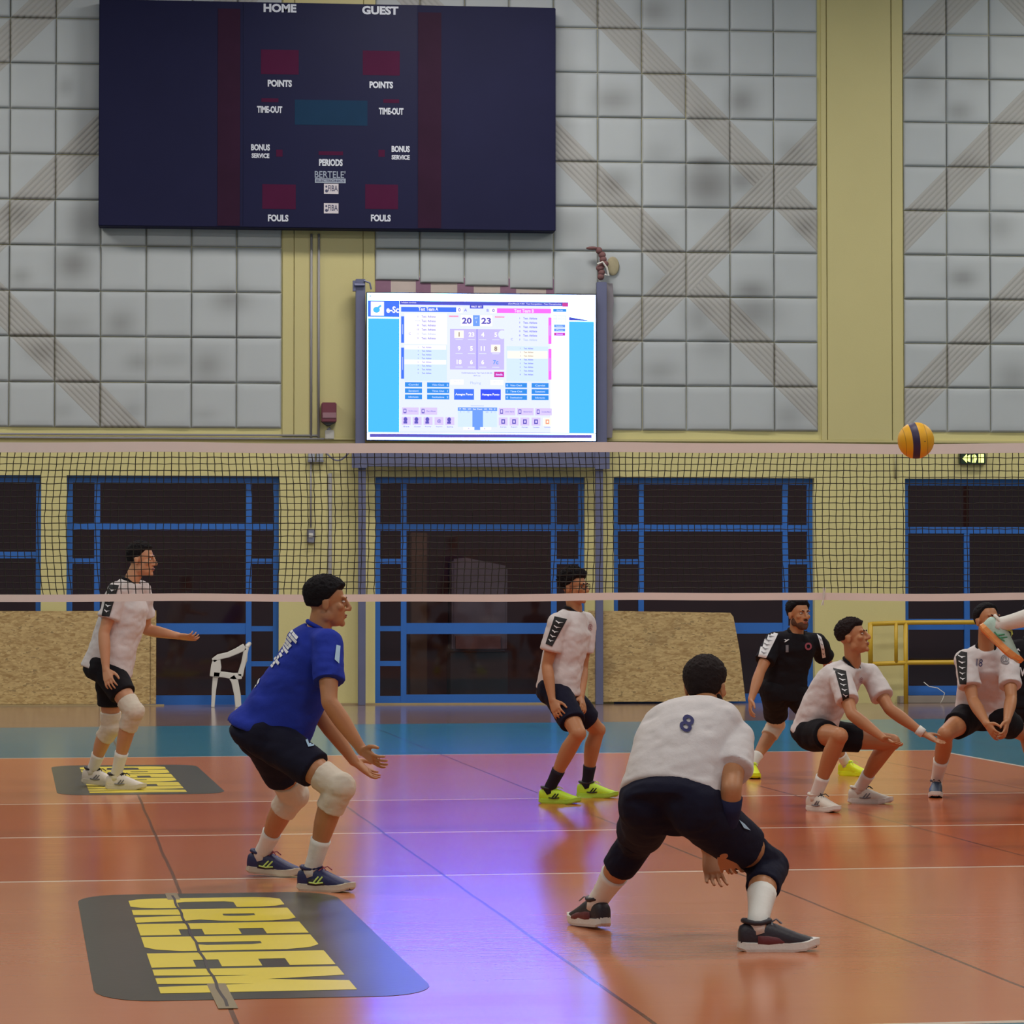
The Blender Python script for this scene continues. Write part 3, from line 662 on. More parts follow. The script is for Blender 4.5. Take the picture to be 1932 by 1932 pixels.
# ================================================================== behind the glass
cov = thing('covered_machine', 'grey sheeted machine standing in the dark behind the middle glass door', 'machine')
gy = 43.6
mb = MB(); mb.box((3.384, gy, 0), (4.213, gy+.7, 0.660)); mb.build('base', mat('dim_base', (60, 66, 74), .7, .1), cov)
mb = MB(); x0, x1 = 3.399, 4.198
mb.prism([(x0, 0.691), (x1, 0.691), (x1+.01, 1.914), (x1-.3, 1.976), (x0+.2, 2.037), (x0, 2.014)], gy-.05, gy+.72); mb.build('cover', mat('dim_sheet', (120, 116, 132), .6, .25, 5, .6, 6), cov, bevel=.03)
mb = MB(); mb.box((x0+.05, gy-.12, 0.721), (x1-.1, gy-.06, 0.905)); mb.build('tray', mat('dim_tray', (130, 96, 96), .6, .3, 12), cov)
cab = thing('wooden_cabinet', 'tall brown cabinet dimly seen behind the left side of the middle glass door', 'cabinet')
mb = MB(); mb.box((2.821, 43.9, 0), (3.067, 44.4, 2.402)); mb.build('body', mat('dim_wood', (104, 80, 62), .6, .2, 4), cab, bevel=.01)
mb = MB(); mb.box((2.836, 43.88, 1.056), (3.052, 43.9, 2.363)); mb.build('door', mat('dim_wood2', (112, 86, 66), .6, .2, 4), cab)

# ================================================================== advertising stickers on the court
M_mat = mat('sticker_charcoal', (68, 66, 56), .28, .14, 2.2, .05, 30); M_ylw = mat('sticker_yellow', (226, 202, 50), .42, .06, 3); M_tape = mat('clear_tape', (150, 132, 100), .35, .1, 8); M_seam = mat('seam_dirt', (52, 40, 36), .6)
def hole_poly(outer, holes):
    cu = bpy.data.curves.new('l', 'CURVE'); cu.dimensions = '2D'; cu.fill_mode = 'BOTH'
    for pl in [outer]+holes:
        s = cu.splines.new('POLY'); s.points.add(len(pl)-1); s.use_cyclic_u = True
        for q, p in zip(s.points, pl): q.co = (p[0], p[1], 0, 1)
    o = bpy.data.objects.new('l', cu); C.objects.link(o); bpy.context.view_layer.update()
    me = o.evaluated_get(bpy.context.evaluated_depsgraph_get()).to_mesh()
    r = [tuple(v.co[:2]) for v in me.vertices], [tuple(p.vertices) for p in me.polygons]
    bpy.data.objects.remove(o); bpy.data.curves.remove(cu); return r
def rr(x0, y0, x1, y1, r, cs=(1, 1, 1, 1), n=6, sx=1.0):
    out = []
    for i, (cx, cy, a) in enumerate(((x1-r, y0+r*sx, -90), (x1-r, y1-r*sx, 0), (x0+r, y1-r*sx, 90), (x0+r, y0+r*sx, 180))):
        if not cs[i]: out.append(((x1, y0), (x1, y1), (x0, y1), (x0, y0))[i]); continue
        for j in range(n+1):
            q = math.radians(a+90*j/n); out.append((cx+r*math.cos(q), cy+r*sx*math.sin(q)))
    return out
LET = {   # (outer, holes) in a unit box, x along the word, y up the letter
 'C': ([(1, .31), (.48, .31), (.40, .36), (.40, .62), (.48, .68), (1, .68), (1, .84), (.92, .94), (.8, 1), (.2, 1), (.07, .94), (0, .84), (0, .16), (.07, .06), (.2, 0), (.8, 0), (.92, .06), (1, .16)], []),
 'R': ([(0, 0), (.40, 0), (.45, .30), (.52, .30), (.60, 0), (1, 0), (.93, .28), (.84, .40), (.95, .52), (1, .66), (1, .84), (.92, .95), (.8, 1), (0, 1)], [[(.42, .56), (.42, .76), (.56, .76), (.60, .70), (.60, .60), (.56, .56)]]),
 'E': ([(0, 0), (1, 0), (1, .24), (.52, .24), (.52, .38), (1, .38), (1, .60), (.52, .60), (.52, .75), (1, .75), (1, 1), (0, 1)], []),
 'D': ([(0, 0), (.7, 0), (.88, .06), (1, .2), (1, .8), (.88, .94), (.7, 1), (0, 1)], [[(.42, .30), (.42, .68), (.56, .68), (.62, .62), (.62, .36), (.56, .30)]]),
 'M': ([(0, 0), (.26, 0), (.32, .5), (.38, 0), (.62, 0), (.68, .5), (.74, 0), (1, 0), (1, 1), (.62, 1), (.5, .58), (.38, 1), (0, 1)], [])}
def sticker(cx, cy, rot, w, l, off, lw, ll, label, seam_x):
    """w across, l along the court; the word reads towards the near end with letter tops to the right"""
    t = thing('floor_sticker', label, 'floor sticker', (cx, cy, 0), (0, 0, rot), 'advertising stickers on the court')
    mb = MB(); mb.prism(rr(-w/2, -l/2, w/2, l/2, .22, sx=1.5), .0006, .0016, 'z'); mb.build('backing', M_mat, t)
    wd = [('C', .50), ('R', .60), ('E', .50), ('D', .58), ('E', .52), ('M', .78)]; tot = sum(q for _, q in wd)+.07*5; y = off[1]+ll/2; mb = MB()
    for ch, q in wd:
        vs, fs = hole_poly(*LET[ch]); k = ll/tot
        mb.add([(off[0]-lw/2+v[1]*lw, y-v[0]*q*k, .0026) for v in vs], fs); y -= (q+.07)*k
    mb.build('lettering', M_ylw, t)
    if seam_x is not None:
        mb = MB(); mb.box((seam_x-.035, -l/2-.25, .0026), (seam_x+.035, -l/2+.45, .0032)); mb.build('tape', M_tape, t); mb = MB(); mb.box((seam_x-.03, l/2-.3, .0026), (seam_x+.03, l/2+.02, .0032)); mb.build('tape', M_tape, t)
        mb = MB(); q = [(seam_x+.004*math.sin(i*1.7), -l/2-.2+(l+.1)*i/24) for i in range(25)]
        for (xa, ya), (xb, yb_) in zip(q[:-1], q[1:]): mb.add([(xa-.006, ya, .0034), (xa+.006, ya, .0034), (xb+.006, yb_, .0034), (xb-.006, yb_, .0034)], [(0, 1, 2, 3)])
        mb.build('seam', M_seam, t)
    return t
sticker(.078, 12.96, math.radians(3.55), 1.24, 3.95, (-.022, -.02), .72, 3.52, 'charcoal floor sticker with big yellow letters in the left foreground by the blue player', -.165)
sticker(-.655, 24.50, math.radians(3.75), 1.24, 4.0, (-.022, -.02), .72, 3.52, 'charcoal floor sticker with yellow letters under the shoes of the far left player', None)

# ================================================================== net
nt = thing('volleyball_net', 'black volleyball net with white tapes stretched across the court', 'net')
M_net = mat('net_cord', (34, 32, 24), .7); M_tp = mat('net_tape', (240, 226, 218), .6, .04, 8)
def NP(l, z):   # net plane: l along it, z height; the right end is pulled a little higher
    x, y = court(18.56, l+.82); return Vector((x, y, z + (.002+.006*(z-1.43))*(l-2.5)))
L0, L1 = -1.75, 8.25; rn = random.Random(9)
def ribbon(name, z0, z1, m, nseg=80, th=.004, wob=.004):
    mb = MB(); vs = []; sl = rn.uniform(0, 6)
    nrm = Vector((math.sin(ROT), -math.cos(ROT), 0))
    for i in range(nseg+1):
        l = L0+(L1-L0)*i/nseg; dz = wob*math.sin(l*1.9+sl)+wob*.6*math.sin(l*4.7+sl)
        a, b = NP(l, z0+dz), NP(l, z1+dz); vs += [a+nrm*th, b+nrm*th, b-nrm*th, a-nrm*th]
    fs = []
    for i in range(nseg):
        o = i*4
        for j in range(4): fs.append((o+j, o+(j+1) % 4, o+4+(j+1) % 4, o+4+j))
    mb.add(vs, fs); return mb.build(name, m, nt)
ZN0, ZN1 = 1.432, 2.415
ribbon('top_tape', ZN1-.062, ZN1, M_tp); ribbon('bottom_tape', ZN0-.004, ZN0+.042, M_tp)
mb = MB(); ncol = 233; nrow = 22; dx = (L1-L0)/ncol; r = .0026
zlo, zhi = ZN0+.035, ZN1-.05
def warp(i, j):
    l = L0+dx*i; u = j/nrow; lean = .018*math.sin(l*1.3)+.012*math.sin(l*3.1+1)
    p = NP(l+lean*math.sin(math.pi*u)*1.3+rn.uniform(-.0025, .0025), zlo+(zhi-zlo)*u+rn.uniform(-.002, .002)); return p
G = [[warp(i, j) for j in range(nrow+1)] for i in range(ncol+1)]
def strand(pts):
    b = len(mb.v); d = (Vector((0, 0, r)), Vector((r, 0, 0)), Vector((0, r, 0)))
    vert = abs(pts[-1].z-pts[0].z) > .5; a, c = (Vector((1, 0, 0)), Vector((0, 1, 0))) if vert else (Vector((0, 0, 1)), Vector((0, 1, 0)))
    vs = []
    for p in pts: vs += [p+a*r, p+c*r, p-a*r, p-c*r]
    fs = [(i*4+j, i*4+(j+1) % 4, i*4+4+(j+1) % 4, i*4+4+j) for i in range(len(pts)-1) for j in range(4)]
    mb.add(vs, fs)
for i in range(ncol+1): strand(G[i])
for j in range(nrow+1): strand([G[i][j] for i in range(ncol+1)])
mb.build('mesh', M_net, nt)
mb = MB(); q = NP(L0+8.36, ZN0); lt = 3.86
for s in (0, .012): mb.tube([NP(lt+s, ZN0+.075)+Vector((0, -.012, 0)), NP(lt+s*.5, ZN0+.02)+Vector((0, -.012, 0)), NP(lt-s, ZN0-.035)+Vector((0, -.012, 0))], .004, 6)
mb.build('tie_string', M_wht, nt)
for l in (L0-.1, L1+.1):
    x, y = court(18.56, l+.82); po = thing('net_post', 'grey net post at the %s end of the net' % ('left' if l < 0 else 'right'), 'post', (x, y, 0))
    mb = MB(); mb.tube([(0, 0, 0), (0, 0, 2.5)], .05, 16); mb.build('tube', M_steel, po, smooth=True)
    mb = MB(); mb.box((-.12, -.12, 0), (.12, .12, .02)); mb.build('foot_plate', M_steel, po)
# ================================================================== ball in the air
def ball():
    c = Vector((4.051, 17.268, 2.360)); t = thing('volleyball', 'yellow and dark blue volleyball in the air just over the net tape', 'ball', c)
    m, tt, p = base_mat('ball_skin'); o = tt.obj(); n = tt.new('ShaderNodeVectorRotate', rotation_type='EULER_XYZ'); n.inputs['Rotation'].default_value = (.15, .12, .2); tt.l.new(o, n.inputs[0])
    x, y, z = tt.sep(n.outputs[0])
    s = tt.math('ADD', x, tt.math('MULTIPLY', tt.math('MULTIPLY', z, z), 1.2))
    blue = tt.math('MULTIPLY', tt.math('GREATER_THAN', s, -.022), tt.math('LESS_THAN', s, .020))
    gr = tt.math('LESS_THAN', tt.math('ABSOLUTE', tt.math('SUBTRACT', tt.math('ABSOLUTE', tt.math('ADD', s, -.0)), .062)), .0022)
    col = tt.mix(blue, lin((238, 176, 24)), lin((52, 40, 78))); col = tt.mix(tt.math('MULTIPLY', gr, .5), col, lin((120, 80, 20)))
    tt.put(p, 'Base Color', col); p.inputs['Roughness'].default_value = .5
    mb = MB(); mb.ball((0, 0, 0), .106, 40, 24); b = mb.build('cover', m, t, smooth=True)
    mb = MB(); mb.ball((.03, -.1, -.01), .004, 8, 6); mb.build('valve', M_blk, t)
ball()

# ================================================================== people
POSE = {
 'left': {'s': 1.04, 'pel': (-0.813, 23.214, 0.925), 'neck': (-0.631, 23.178, 1.569), 'hunch': 0.03, 'head': (-0.555, 23.166, 1.734), 'face': (0.971, -0.346, -0.050), 'hup': (0.000, 0.000, 1.000), 'root': (-0.840, 23.354, 0.000), 'right': {'hip': (-0.810, 23.124, 0.911), 'sh': (-0.733, 23.019, 1.496), 'el': (-0.830, 22.982, 1.185), 'wr': (-0.811, 22.914, 0.908), 'tip': (-0.763, 22.811, 0.752), 'pn': (0.386, 0.866, 0.000), 'curl': 0.35, 'ff': (0.930, -0.368, 0.000), 'fu': (0.000, 0.000, 1.000), 'an': (-0.742, 23.116, 0.104), 'kn': (-0.604, 22.906, 0.598)}, 'left': {'hip': (-0.792, 23.303, 0.907), 'sh': (-0.562, 23.334, 1.505), 'el': (-0.524, 23.457, 1.204), 'wr': (-0.275, 23.324, 1.156), 'tip': (-0.109, 23.229, 1.137), 'pn': (0.148, 0.488, 0.800), 'curl': 0.45, 'ff': (0.914, -0.399, -0.075), 'fu': (0.069, -0.030, 0.997), 'an': (-0.938, 23.592, 0.119), 'kn': (-0.790, 23.398, 0.463)}},
 'blue': {'s': 1.0, 'pel': (0.259, 15.223, 0.762), 'neck': (0.514, 15.183, 1.289), 'hunch': 0.015, 'head': (0.558, 15.175, 1.419), 'face': (1.007, 0.022, -0.040), 'hup': (0.000, 0.000, 1.000), 'root': (0.362, 15.444, 0.000), 'right': {'hip': (0.271, 15.132, 0.750), 'sh': (0.555, 15.000, 1.215), 'el': (0.558, 14.856, 0.935), 'wr': (0.721, 14.836, 0.697), 'tip': (0.833, 14.711, 0.620), 'pn': (0.068, 0.697, 0.600), 'curl': 0.25, 'ff': (0.869, -0.494, 0.000), 'fu': (0.000, 0.000, 1.000), 'an': (0.479, 15.033, 0.100), 'kn': (0.609, 14.886, 0.516)}, 'left': {'hip': (0.253, 15.315, 0.742), 'sh': (0.515, 15.365, 1.231), 'el': (0.515, 15.352, 0.878), 'wr': (0.702, 15.330, 0.621), 'tip': (0.839, 15.390, 0.513), 'pn': (-0.039, -0.398, 0.800), 'curl': 0.2, 'ff': (0.915, -0.400, -0.060), 'fu': (0.055, -0.024, 0.998), 'an': (0.244, 15.855, 0.112), 'kn': (0.402, 15.608, 0.435)}},
 'center': {'s': 0.97, 'pel': (2.438, 21.492, 0.798), 'neck': (2.549, 21.465, 1.357), 'hunch': 0.03, 'head': (2.550, 21.440, 1.519), 'face': (0.792, -0.630, 0.000), 'hup': (0.000, 0.000, 1.000), 'root': (2.517, 21.560, 0.000), 'right': {'hip': (2.417, 21.414, 0.785), 'sh': (2.415, 21.320, 1.268), 'el': (2.339, 21.322, 0.968), 'wr': (2.365, 21.216, 0.724), 'tip': (2.417, 21.113, 0.587), 'pn': (0.486, 0.857, 0.000), 'curl': 0.35, 'ff': (0.936, -0.352, 0.000), 'fu': (0.000, 0.000, 1.000), 'an': (2.346, 21.263, 0.097), 'kn': (2.534, 21.089, 0.502)}, 'left': {'hip': (2.474, 21.579, 0.780), 'sh': (2.654, 21.638, 1.272), 'el': (2.630, 21.633, 0.938), 'wr': (2.597, 21.459, 0.738), 'tip': (2.611, 21.323, 0.622), 'pn': (-0.539, 0.656, 0.000), 'curl': 0.4, 'ff': (0.953, -0.302, 0.000), 'fu': (0.000, 0.000, 1.000), 'an': (2.687, 21.856, 0.097), 'kn': (2.752, 21.747, 0.495)}},
 'eight': {'s': 1.06, 'pel': (1.897, 12.504, 0.598), 'neck': (2.086, 12.837, 0.964), 'hunch': 0.06, 'head': (2.108, 12.932, 1.056), 'face': (0.506, 0.855, -0.050), 'hup': (0.000, 0.000, 1.000), 'root': (1.939, 12.734, 0.000), 'right': {'hip': (1.993, 12.445, 0.562), 'sh': (2.181, 12.630, 0.855), 'el': (2.122, 12.370, 0.654), 'wr': (2.112, 12.495, 0.390), 'tip': (2.177, 12.617, 0.251), 'pn': (0.277, 0.777, 0.000), 'curl': 0.25, 'ff': (1.000, -0.028, 0.000), 'fu': (0.000, 0.000, 1.000), 'an': (2.212, 12.285, 0.106), 'kn': (2.343, 12.710, 0.304)}, 'left': {'hip': (1.810, 12.564, 0.564), 'sh': (1.932, 12.894, 0.890), 'el': (2.038, 13.079, 0.633), 'wr': (2.138, 13.037, 0.336), 'tip': (2.161, 12.942, 0.166), 'pn': (0.111, -0.915, 0.000), 'curl': 0.25, 'ff': (-0.348, 0.936, -0.050), 'fu': (-0.017, 0.047, 0.999), 'an': (1.666, 13.183, 0.116), 'kn': (1.802, 12.956, 0.387)}},
 'dark': {'s': 1.0, 'pel': (4.559, 24.051, 0.716), 'neck': (4.632, 23.930, 1.173), 'hunch': 0.03, 'head': (4.647, 23.894, 1.313), 'face': (0.413, -0.915, 0.020), 'hup': (0.000, 0.000, 1.000), 'root': (4.716, 24.249, 0.000), 'right': {'hip': (4.473, 24.009, 0.700), 'sh': (4.445, 23.900, 1.101), 'el': (4.306, 23.753, 0.860), 'wr': (4.208, 23.610, 0.647), 'tip': (4.184, 23.526, 0.483), 'pn': (0.905, 0.012, 0.000), 'curl': 0.4, 'ff': (0.007, -1.000, 0.000), 'fu': (0.000, 0.000, 1.000), 'an': (4.307, 24.149, 0.100), 'kn': (4.549, 24.374, 0.422)}, 'left': {'hip': (4.633, 24.054, 0.699), 'sh': (4.827, 24.024, 1.091), 'el': (4.955, 24.252, 0.915), 'wr': (5.043, 24.425, 0.721), 'tip': (5.044, 24.308, 0.578), 'pn': (-0.876, 0.287, 0.000), 'curl': 0.4, 'ff': (0.635, -0.773, 0.000), 'fu': (0.000, 0.000, 1.000), 'an': (5.125, 24.349, 0.100), 'kn': (4.908, 24.116, 0.397)}},
 'squat': {'s': 1.0, 'pel': (4.117, 20.632, 0.526), 'neck': (4.349, 20.475, 0.993), 'hunch': 0.05, 'head': (4.351, 20.429, 1.175), 'face': (0.835, -0.504, 0.220), 'hup': (-0.140, 0.114, 1.000), 'root': (4.289, 20.682, 0.000), 'right': {'hip': (4.093, 20.544, 0.508), 'sh': (4.241, 20.327, 0.899), 'el': (4.274, 20.123, 0.662), 'wr': (4.471, 20.018, 0.502), 'tip': (4.567, 19.871, 0.444), 'pn': (0.228, 0.279, 0.900), 'curl': 0.3, 'ff': (0.536, -0.844, 0.000), 'fu': (0.000, 0.000, 1.000), 'an': (4.062, 20.317, 0.100), 'kn': (4.183, 20.091, 0.521)}, 'left': {'hip': (4.181, 20.727, 0.500), 'sh': (4.511, 20.642, 0.919), 'el': (4.607, 20.455, 0.684), 'wr': (4.829, 20.395, 0.519), 'tip': (5.005, 20.347, 0.419), 'pn': (-0.020, -0.199, 0.900), 'curl': 0.12, 'ff': (0.963, -0.269, 0.000), 'fu': (0.000, 0.000, 1.000), 'an': (4.517, 21.047, 0.100), 'kn': (4.688, 20.755, 0.445)}},
 'clasp': {'s': 1.02, 'pel': (5.595, 21.791, 0.601), 'neck': (5.561, 21.529, 1.087), 'hunch': 0.04, 'head': (5.557, 21.464, 1.279), 'face': (0.362, -0.920, 0.150), 'hup': (0.000, 0.000, 1.000), 'root': (5.646, 21.810, 0.000), 'right': {'hip': (5.510, 21.770, 0.587), 'sh': (5.404, 21.527, 0.995), 'el': (5.428, 21.384, 0.709), 'wr': (5.470, 21.156, 0.550), 'tip': (5.531, 21.026, 0.428), 'pn': (0.835, 0.320, 0.200), 'curl': 0.35, 'ff': (-0.235, -0.972, 0.000), 'fu': (0.000, 0.000, 1.000), 'an': (5.248, 21.760, 0.102), 'kn': (5.234, 21.419, 0.472)}, 'left': {'hip': (5.672, 21.754, 0.587), 'sh': (5.726, 21.516, 0.979), 'el': (5.692, 21.323, 0.725), 'wr': (5.602, 21.104, 0.574), 'tip': (5.549, 21.007, 0.421), 'pn': (-0.757, 0.476, 0.200), 'curl': 0.45, 'ff': (0.163, -0.987, 0.000), 'fu': (0.000, 0.000, 1.000), 'an': (6.044, 21.861, 0.102), 'kn': (6.012, 22.103, 0.430)}},
 'edge': {'s': 1.0, 'pel': (6.358, 23.123, 0.614), 'neck': (6.333, 23.081, 1.127), 'hunch': 0.02, 'head': (6.343, 23.055, 1.292), 'face': (0.101, -1.015, 0.000), 'hup': (0.000, 0.000, 1.000), 'root': (6.362, 22.837, 0.000), 'right': {'hip': (6.285, 23.131, 0.598), 'sh': (6.163, 23.110, 1.044), 'el': (6.115, 22.984, 0.759), 'wr': (6.085, 22.826, 0.536), 'tip': (6.074, 22.758, 0.365), 'pn': (0.905, 0.012, 0.000), 'curl': 0.3, 'ff': (0.249, -0.969, 0.000), 'fu': (0.000, 0.000, 1.000), 'an': (6.273, 22.847, 0.100), 'kn': (6.383, 23.311, 0.267)}, 'left': {'hip': (6.432, 23.117, 0.598), 'sh': (6.500, 23.077, 1.052), 'el': (6.508, 22.962, 0.759), 'wr': (6.455, 22.811, 0.535), 'tip': (6.421, 22.752, 0.363), 'pn': (-0.886, 0.187, 0.000), 'curl': 0.3, 'ff': (0.413, -0.911, 0.000), 'fu': (0.000, 0.000, 1.000), 'an': (6.452, 22.826, 0.100), 'kn': (6.540, 23.293, 0.267)}},
 'jump': {'s': 1.0, 'pel': (5.076, 17.182, 1.840), 'neck': (5.117, 17.161, 2.431), 'hunch': 0.0, 'head': (5.166, 17.151, 2.634), 'face': (0.995, -0.098, 0.100), 'hup': (0.000, 0.000, 1.000), 'root': (4.857, 17.275, 0.000), 'right': {'hip': (5.032, 17.097, 1.820), 'sh': (5.026, 16.982, 2.329), 'el': (5.191, 16.844, 2.559), 'wr': (5.299, 16.691, 2.761), 'tip': (5.324, 16.573, 2.901), 'pn': (0.498, -0.049, -0.500), 'curl': 0.2, 'an': (4.538, 17.251, 1.292), 'ff': (0.687, -0.168, -0.700), 'fu': (0.697, -0.068, 0.700), 'kn': (4.877, 16.960, 1.379)}, 'left': {'hip': (5.108, 17.270, 1.824), 'sh': (5.185, 17.348, 2.355), 'el': (5.455, 17.497, 2.288), 'wr': (5.680, 17.490, 2.446), 'tip': (5.813, 17.501, 2.574), 'pn': (0.000, 0.000, -0.600), 'curl': 0.2, 'an': (5.175, 17.300, 0.914), 'ff': (0.796, -0.078, -0.600), 'fu': (0.597, -0.059, 0.800), 'kn': (5.242, 17.345, 1.378)}},
}
V3 = lambda q: Vector(q)
def skin_mat(name, rgb):
    m, t, p = base_mat(name); o = t.obj(); c = lin(rgb)
    n = t.noise(o, 7, 4); col = t.mix(n, tuple(v*.86 for v in c), tuple(min(1, v*1.12) for v in c))
    t.put(p, 'Base Color', col); p.inputs['Roughness'].default_value = .5
    t.put(p, 'Normal', t.bump(t.noise(o, 120, 2), .08, .004)); return m
def cloth_mat(name, rgb, var=.05):
    m, t, p = base_mat(name); o = t.obj(); c = lin(rgb)
    col = t.mix(t.noise(o, 5, 3), tuple(v*(1-var) for v in c), tuple(min(1, v*(1+var)) for v in c))
    t.put(p, 'Base Color', col); p.inputs['Roughness'].default_value = .85; p.inputs['Specular IOR Level'].default_value = .2
    h = t.math('ADD', t.noise(o, 11, 3, .5), t.math('MULTIPLY', t.noise(o, 420, 1), .12))
    t.put(p, 'Normal', t.bump(h, .35, .03)); return m
def hair_mat(name, rgb):
    m, t, p = base_mat(name); o = t.obj(); c = lin(rgb); n = t.noise(o, 60, 4, .7)
    t.put(p, 'Base Color', t.mix(n, tuple(v*.45 for v in c), tuple(v*1.4 for v in c))); p.inputs['Roughness'].default_value = .75; p.inputs['Specular IOR Level'].default_value = .15
    t.put(p, 'Normal', t.bump(n, .8, .012)); return m
MS = {'tan': skin_mat('skin_tan', (182, 124, 84)), 'light': skin_mat('skin_light', (198, 142, 106)), 'deep': skin_mat('skin_deep', (170, 112, 76))}
MC = {k: cloth_mat('cloth_'+k, c) for k, c in dict(white=(214, 206, 206), blue=(36, 54, 160), navy=(24, 24, 44), black=(24, 22, 28), cream=(212, 200, 184), sock=(226, 222, 216), darksock=(36, 34, 46), arm=(34, 36, 66)).items()}
MH = {'black': hair_mat('hair_black', (26, 22, 26)), 'brown': hair_mat('hair_brown', (40, 30, 30)), 'stubble': hair_mat('stubble', (96, 66, 52))}
M_eyew = mat('eye_white', (225, 220, 214), .3); M_eyed = mat('eye_dark', (30, 22, 20), .3); M_lip = mat('lips', (150, 82, 74), .5)
M_print = mat('print_white', (226, 226, 230), .6); M_pblack = mat('print_black', (22, 21, 24), .7); M_pnavy = mat('print_navy', (38, 36, 96), .7); M_pred = mat('print_red', (150, 70, 84), .7)
M_pgrey = mat('print_grey', (120, 118, 124), .7); M_plime = mat('print_lime', (206, 232, 120), .6); M_plight = mat('print_light_blue', (170, 200, 226), .7)
SHOE = {k: mat('shoe_'+k, c, .5, .06, 20, .15, 90) for k, c in dict(white=(218, 208, 196), navy=(34, 38, 84), neon=(190, 226, 44), yellow=(226, 240, 20), dark=(40, 34, 44), teal=(38, 60, 84), sole=(220, 214, 206), maroon=(104, 44, 50), orange=(230, 150, 80), mint=(176, 204, 190), green=(60, 140, 96), lime_sole=(168, 206, 60), offw=(200, 190, 170)).items()}

def sq(th, e=2.3):
    c, s = math.cos(th), math.sin(th)
    return math.copysign(abs(c)**(2/e), c), math.copysign(abs(s)**(2/e), s)
def loft(mb, secs, n=24, e=2.3):
    """closed skin over sections (centre, x axis, y axis, rx, ry)"""
    b = []; fs = []
    for c, X, Y, rx, ry in secs:
        for j in range(n):
            a, q = sq(2*math.pi*j/n, e); b.append(c + X*(a*rx) + Y*(q*ry))
    for i in range(len(secs)-1):
        for j in range(n): fs.append((i*n+j, i*n+(j+1) % n, (i+1)*n+(j+1) % n, (i+1)*n+j))
    fs += [tuple(range(n-1, -1, -1)), tuple(range((len(secs)-1)*n, len(secs)*n))]
    mb.add(b, fs)
def limb(mb, pts, rs, n=14, balls=True):
    mb.tube(pts, rs, n)
    if balls:
        mb.ball(pts[0], rs[0]*.99, 12, 8); mb.ball(pts[-1], rs[-1]*.99, 12, 8)
def fuse(mb, name, m, parent, voxel=.006, it=4, wrinkle=0.0, wscale=9, keep=None, org=Vector()):
    """one continuous surface out of overlapping closed shapes"""
    mb.v = [tuple(Vector(q)-org) for q in mb.v]
    o = bpy.data.objects.new(name, mb.mesh(name, m)); C.objects.link(o)
    r = o.modifiers.new('r', 'REMESH'); r.mode = 'VOXEL'; r.voxel_size = voxel; r.adaptivity = 0
    bpy.context.view_layer.update()
    me = bpy.data.meshes.new_from_object(o.evaluated_get(bpy.context.evaluated_depsgraph_get()))
    old = o.data; o.modifiers.clear(); o.data = me; bpy.data.meshes.remove(old); me.name = name
    n = len(me.vertices); co = np.empty(n*3); me.vertices.foreach_get('co', co); co = co.reshape(-1, 3)
    ed = np.empty(len(me.edges)*2, dtype=np.int64); me.edges.foreach_get('vertices', ed); ed = ed.reshape(-1, 2)
    deg = np.bincount(ed.ravel(), minlength=n).astype(float)[:, None]; deg[deg == 0] = 1
    wgt = np.full((n, 1), .6)
    if keep:
        for c, rad in keep:
            dd = np.linalg.norm(co - np.array(Vector(c)-org), axis=1); wgt[dd < rad] = .22
    for _ in range(it):
        acc = np.zeros_like(co)
        for ax in range(3):
            acc[:, ax] = np.bincount(ed[:, 0], co[ed[:, 1], ax], n) + np.bincount(ed[:, 1], co[ed[:, 0], ax], n)
        co += wgt*(acc/deg - co)
    me.vertices.foreach_set('co', co.ravel()); me.update()
    if wrinkle:
        nr = np.empty(n*3); me.vertices.foreach_get('normal', nr); nr = nr.reshape(-1, 3)
        off = np.array([noise.noise(Vector((q[0]*wscale+7, q[1]*wscale, q[2]*wscale*1.6)))*1.0 + .45*noise.noise(Vector((q[0]*wscale*2.3, q[1]*wscale*2.3+3, q[2]*wscale*3.4))) for q in co])
        off = np.where(off > 0, off*.6, off)
        co += nr*(off*wrinkle)[:, None]; me.vertices.foreach_set('co', co.ravel()); me.update()
    if not me.materials: me.materials.append(m)
    me.polygons.foreach_set('use_smooth', [True]*len(me.polygons))
    o.parent = parent; return o
def bvh_of(o):
    me = o.data; return BVHTree.FromPolygons([v.co.copy() for v in me.vertices], [tuple(p.vertices) for p in me.polygons])
def frame(fwd, up):
    f = Vector(fwd).normalized(); x = f.cross(Vector(up)).normalized(); return x, f, x.cross(f)

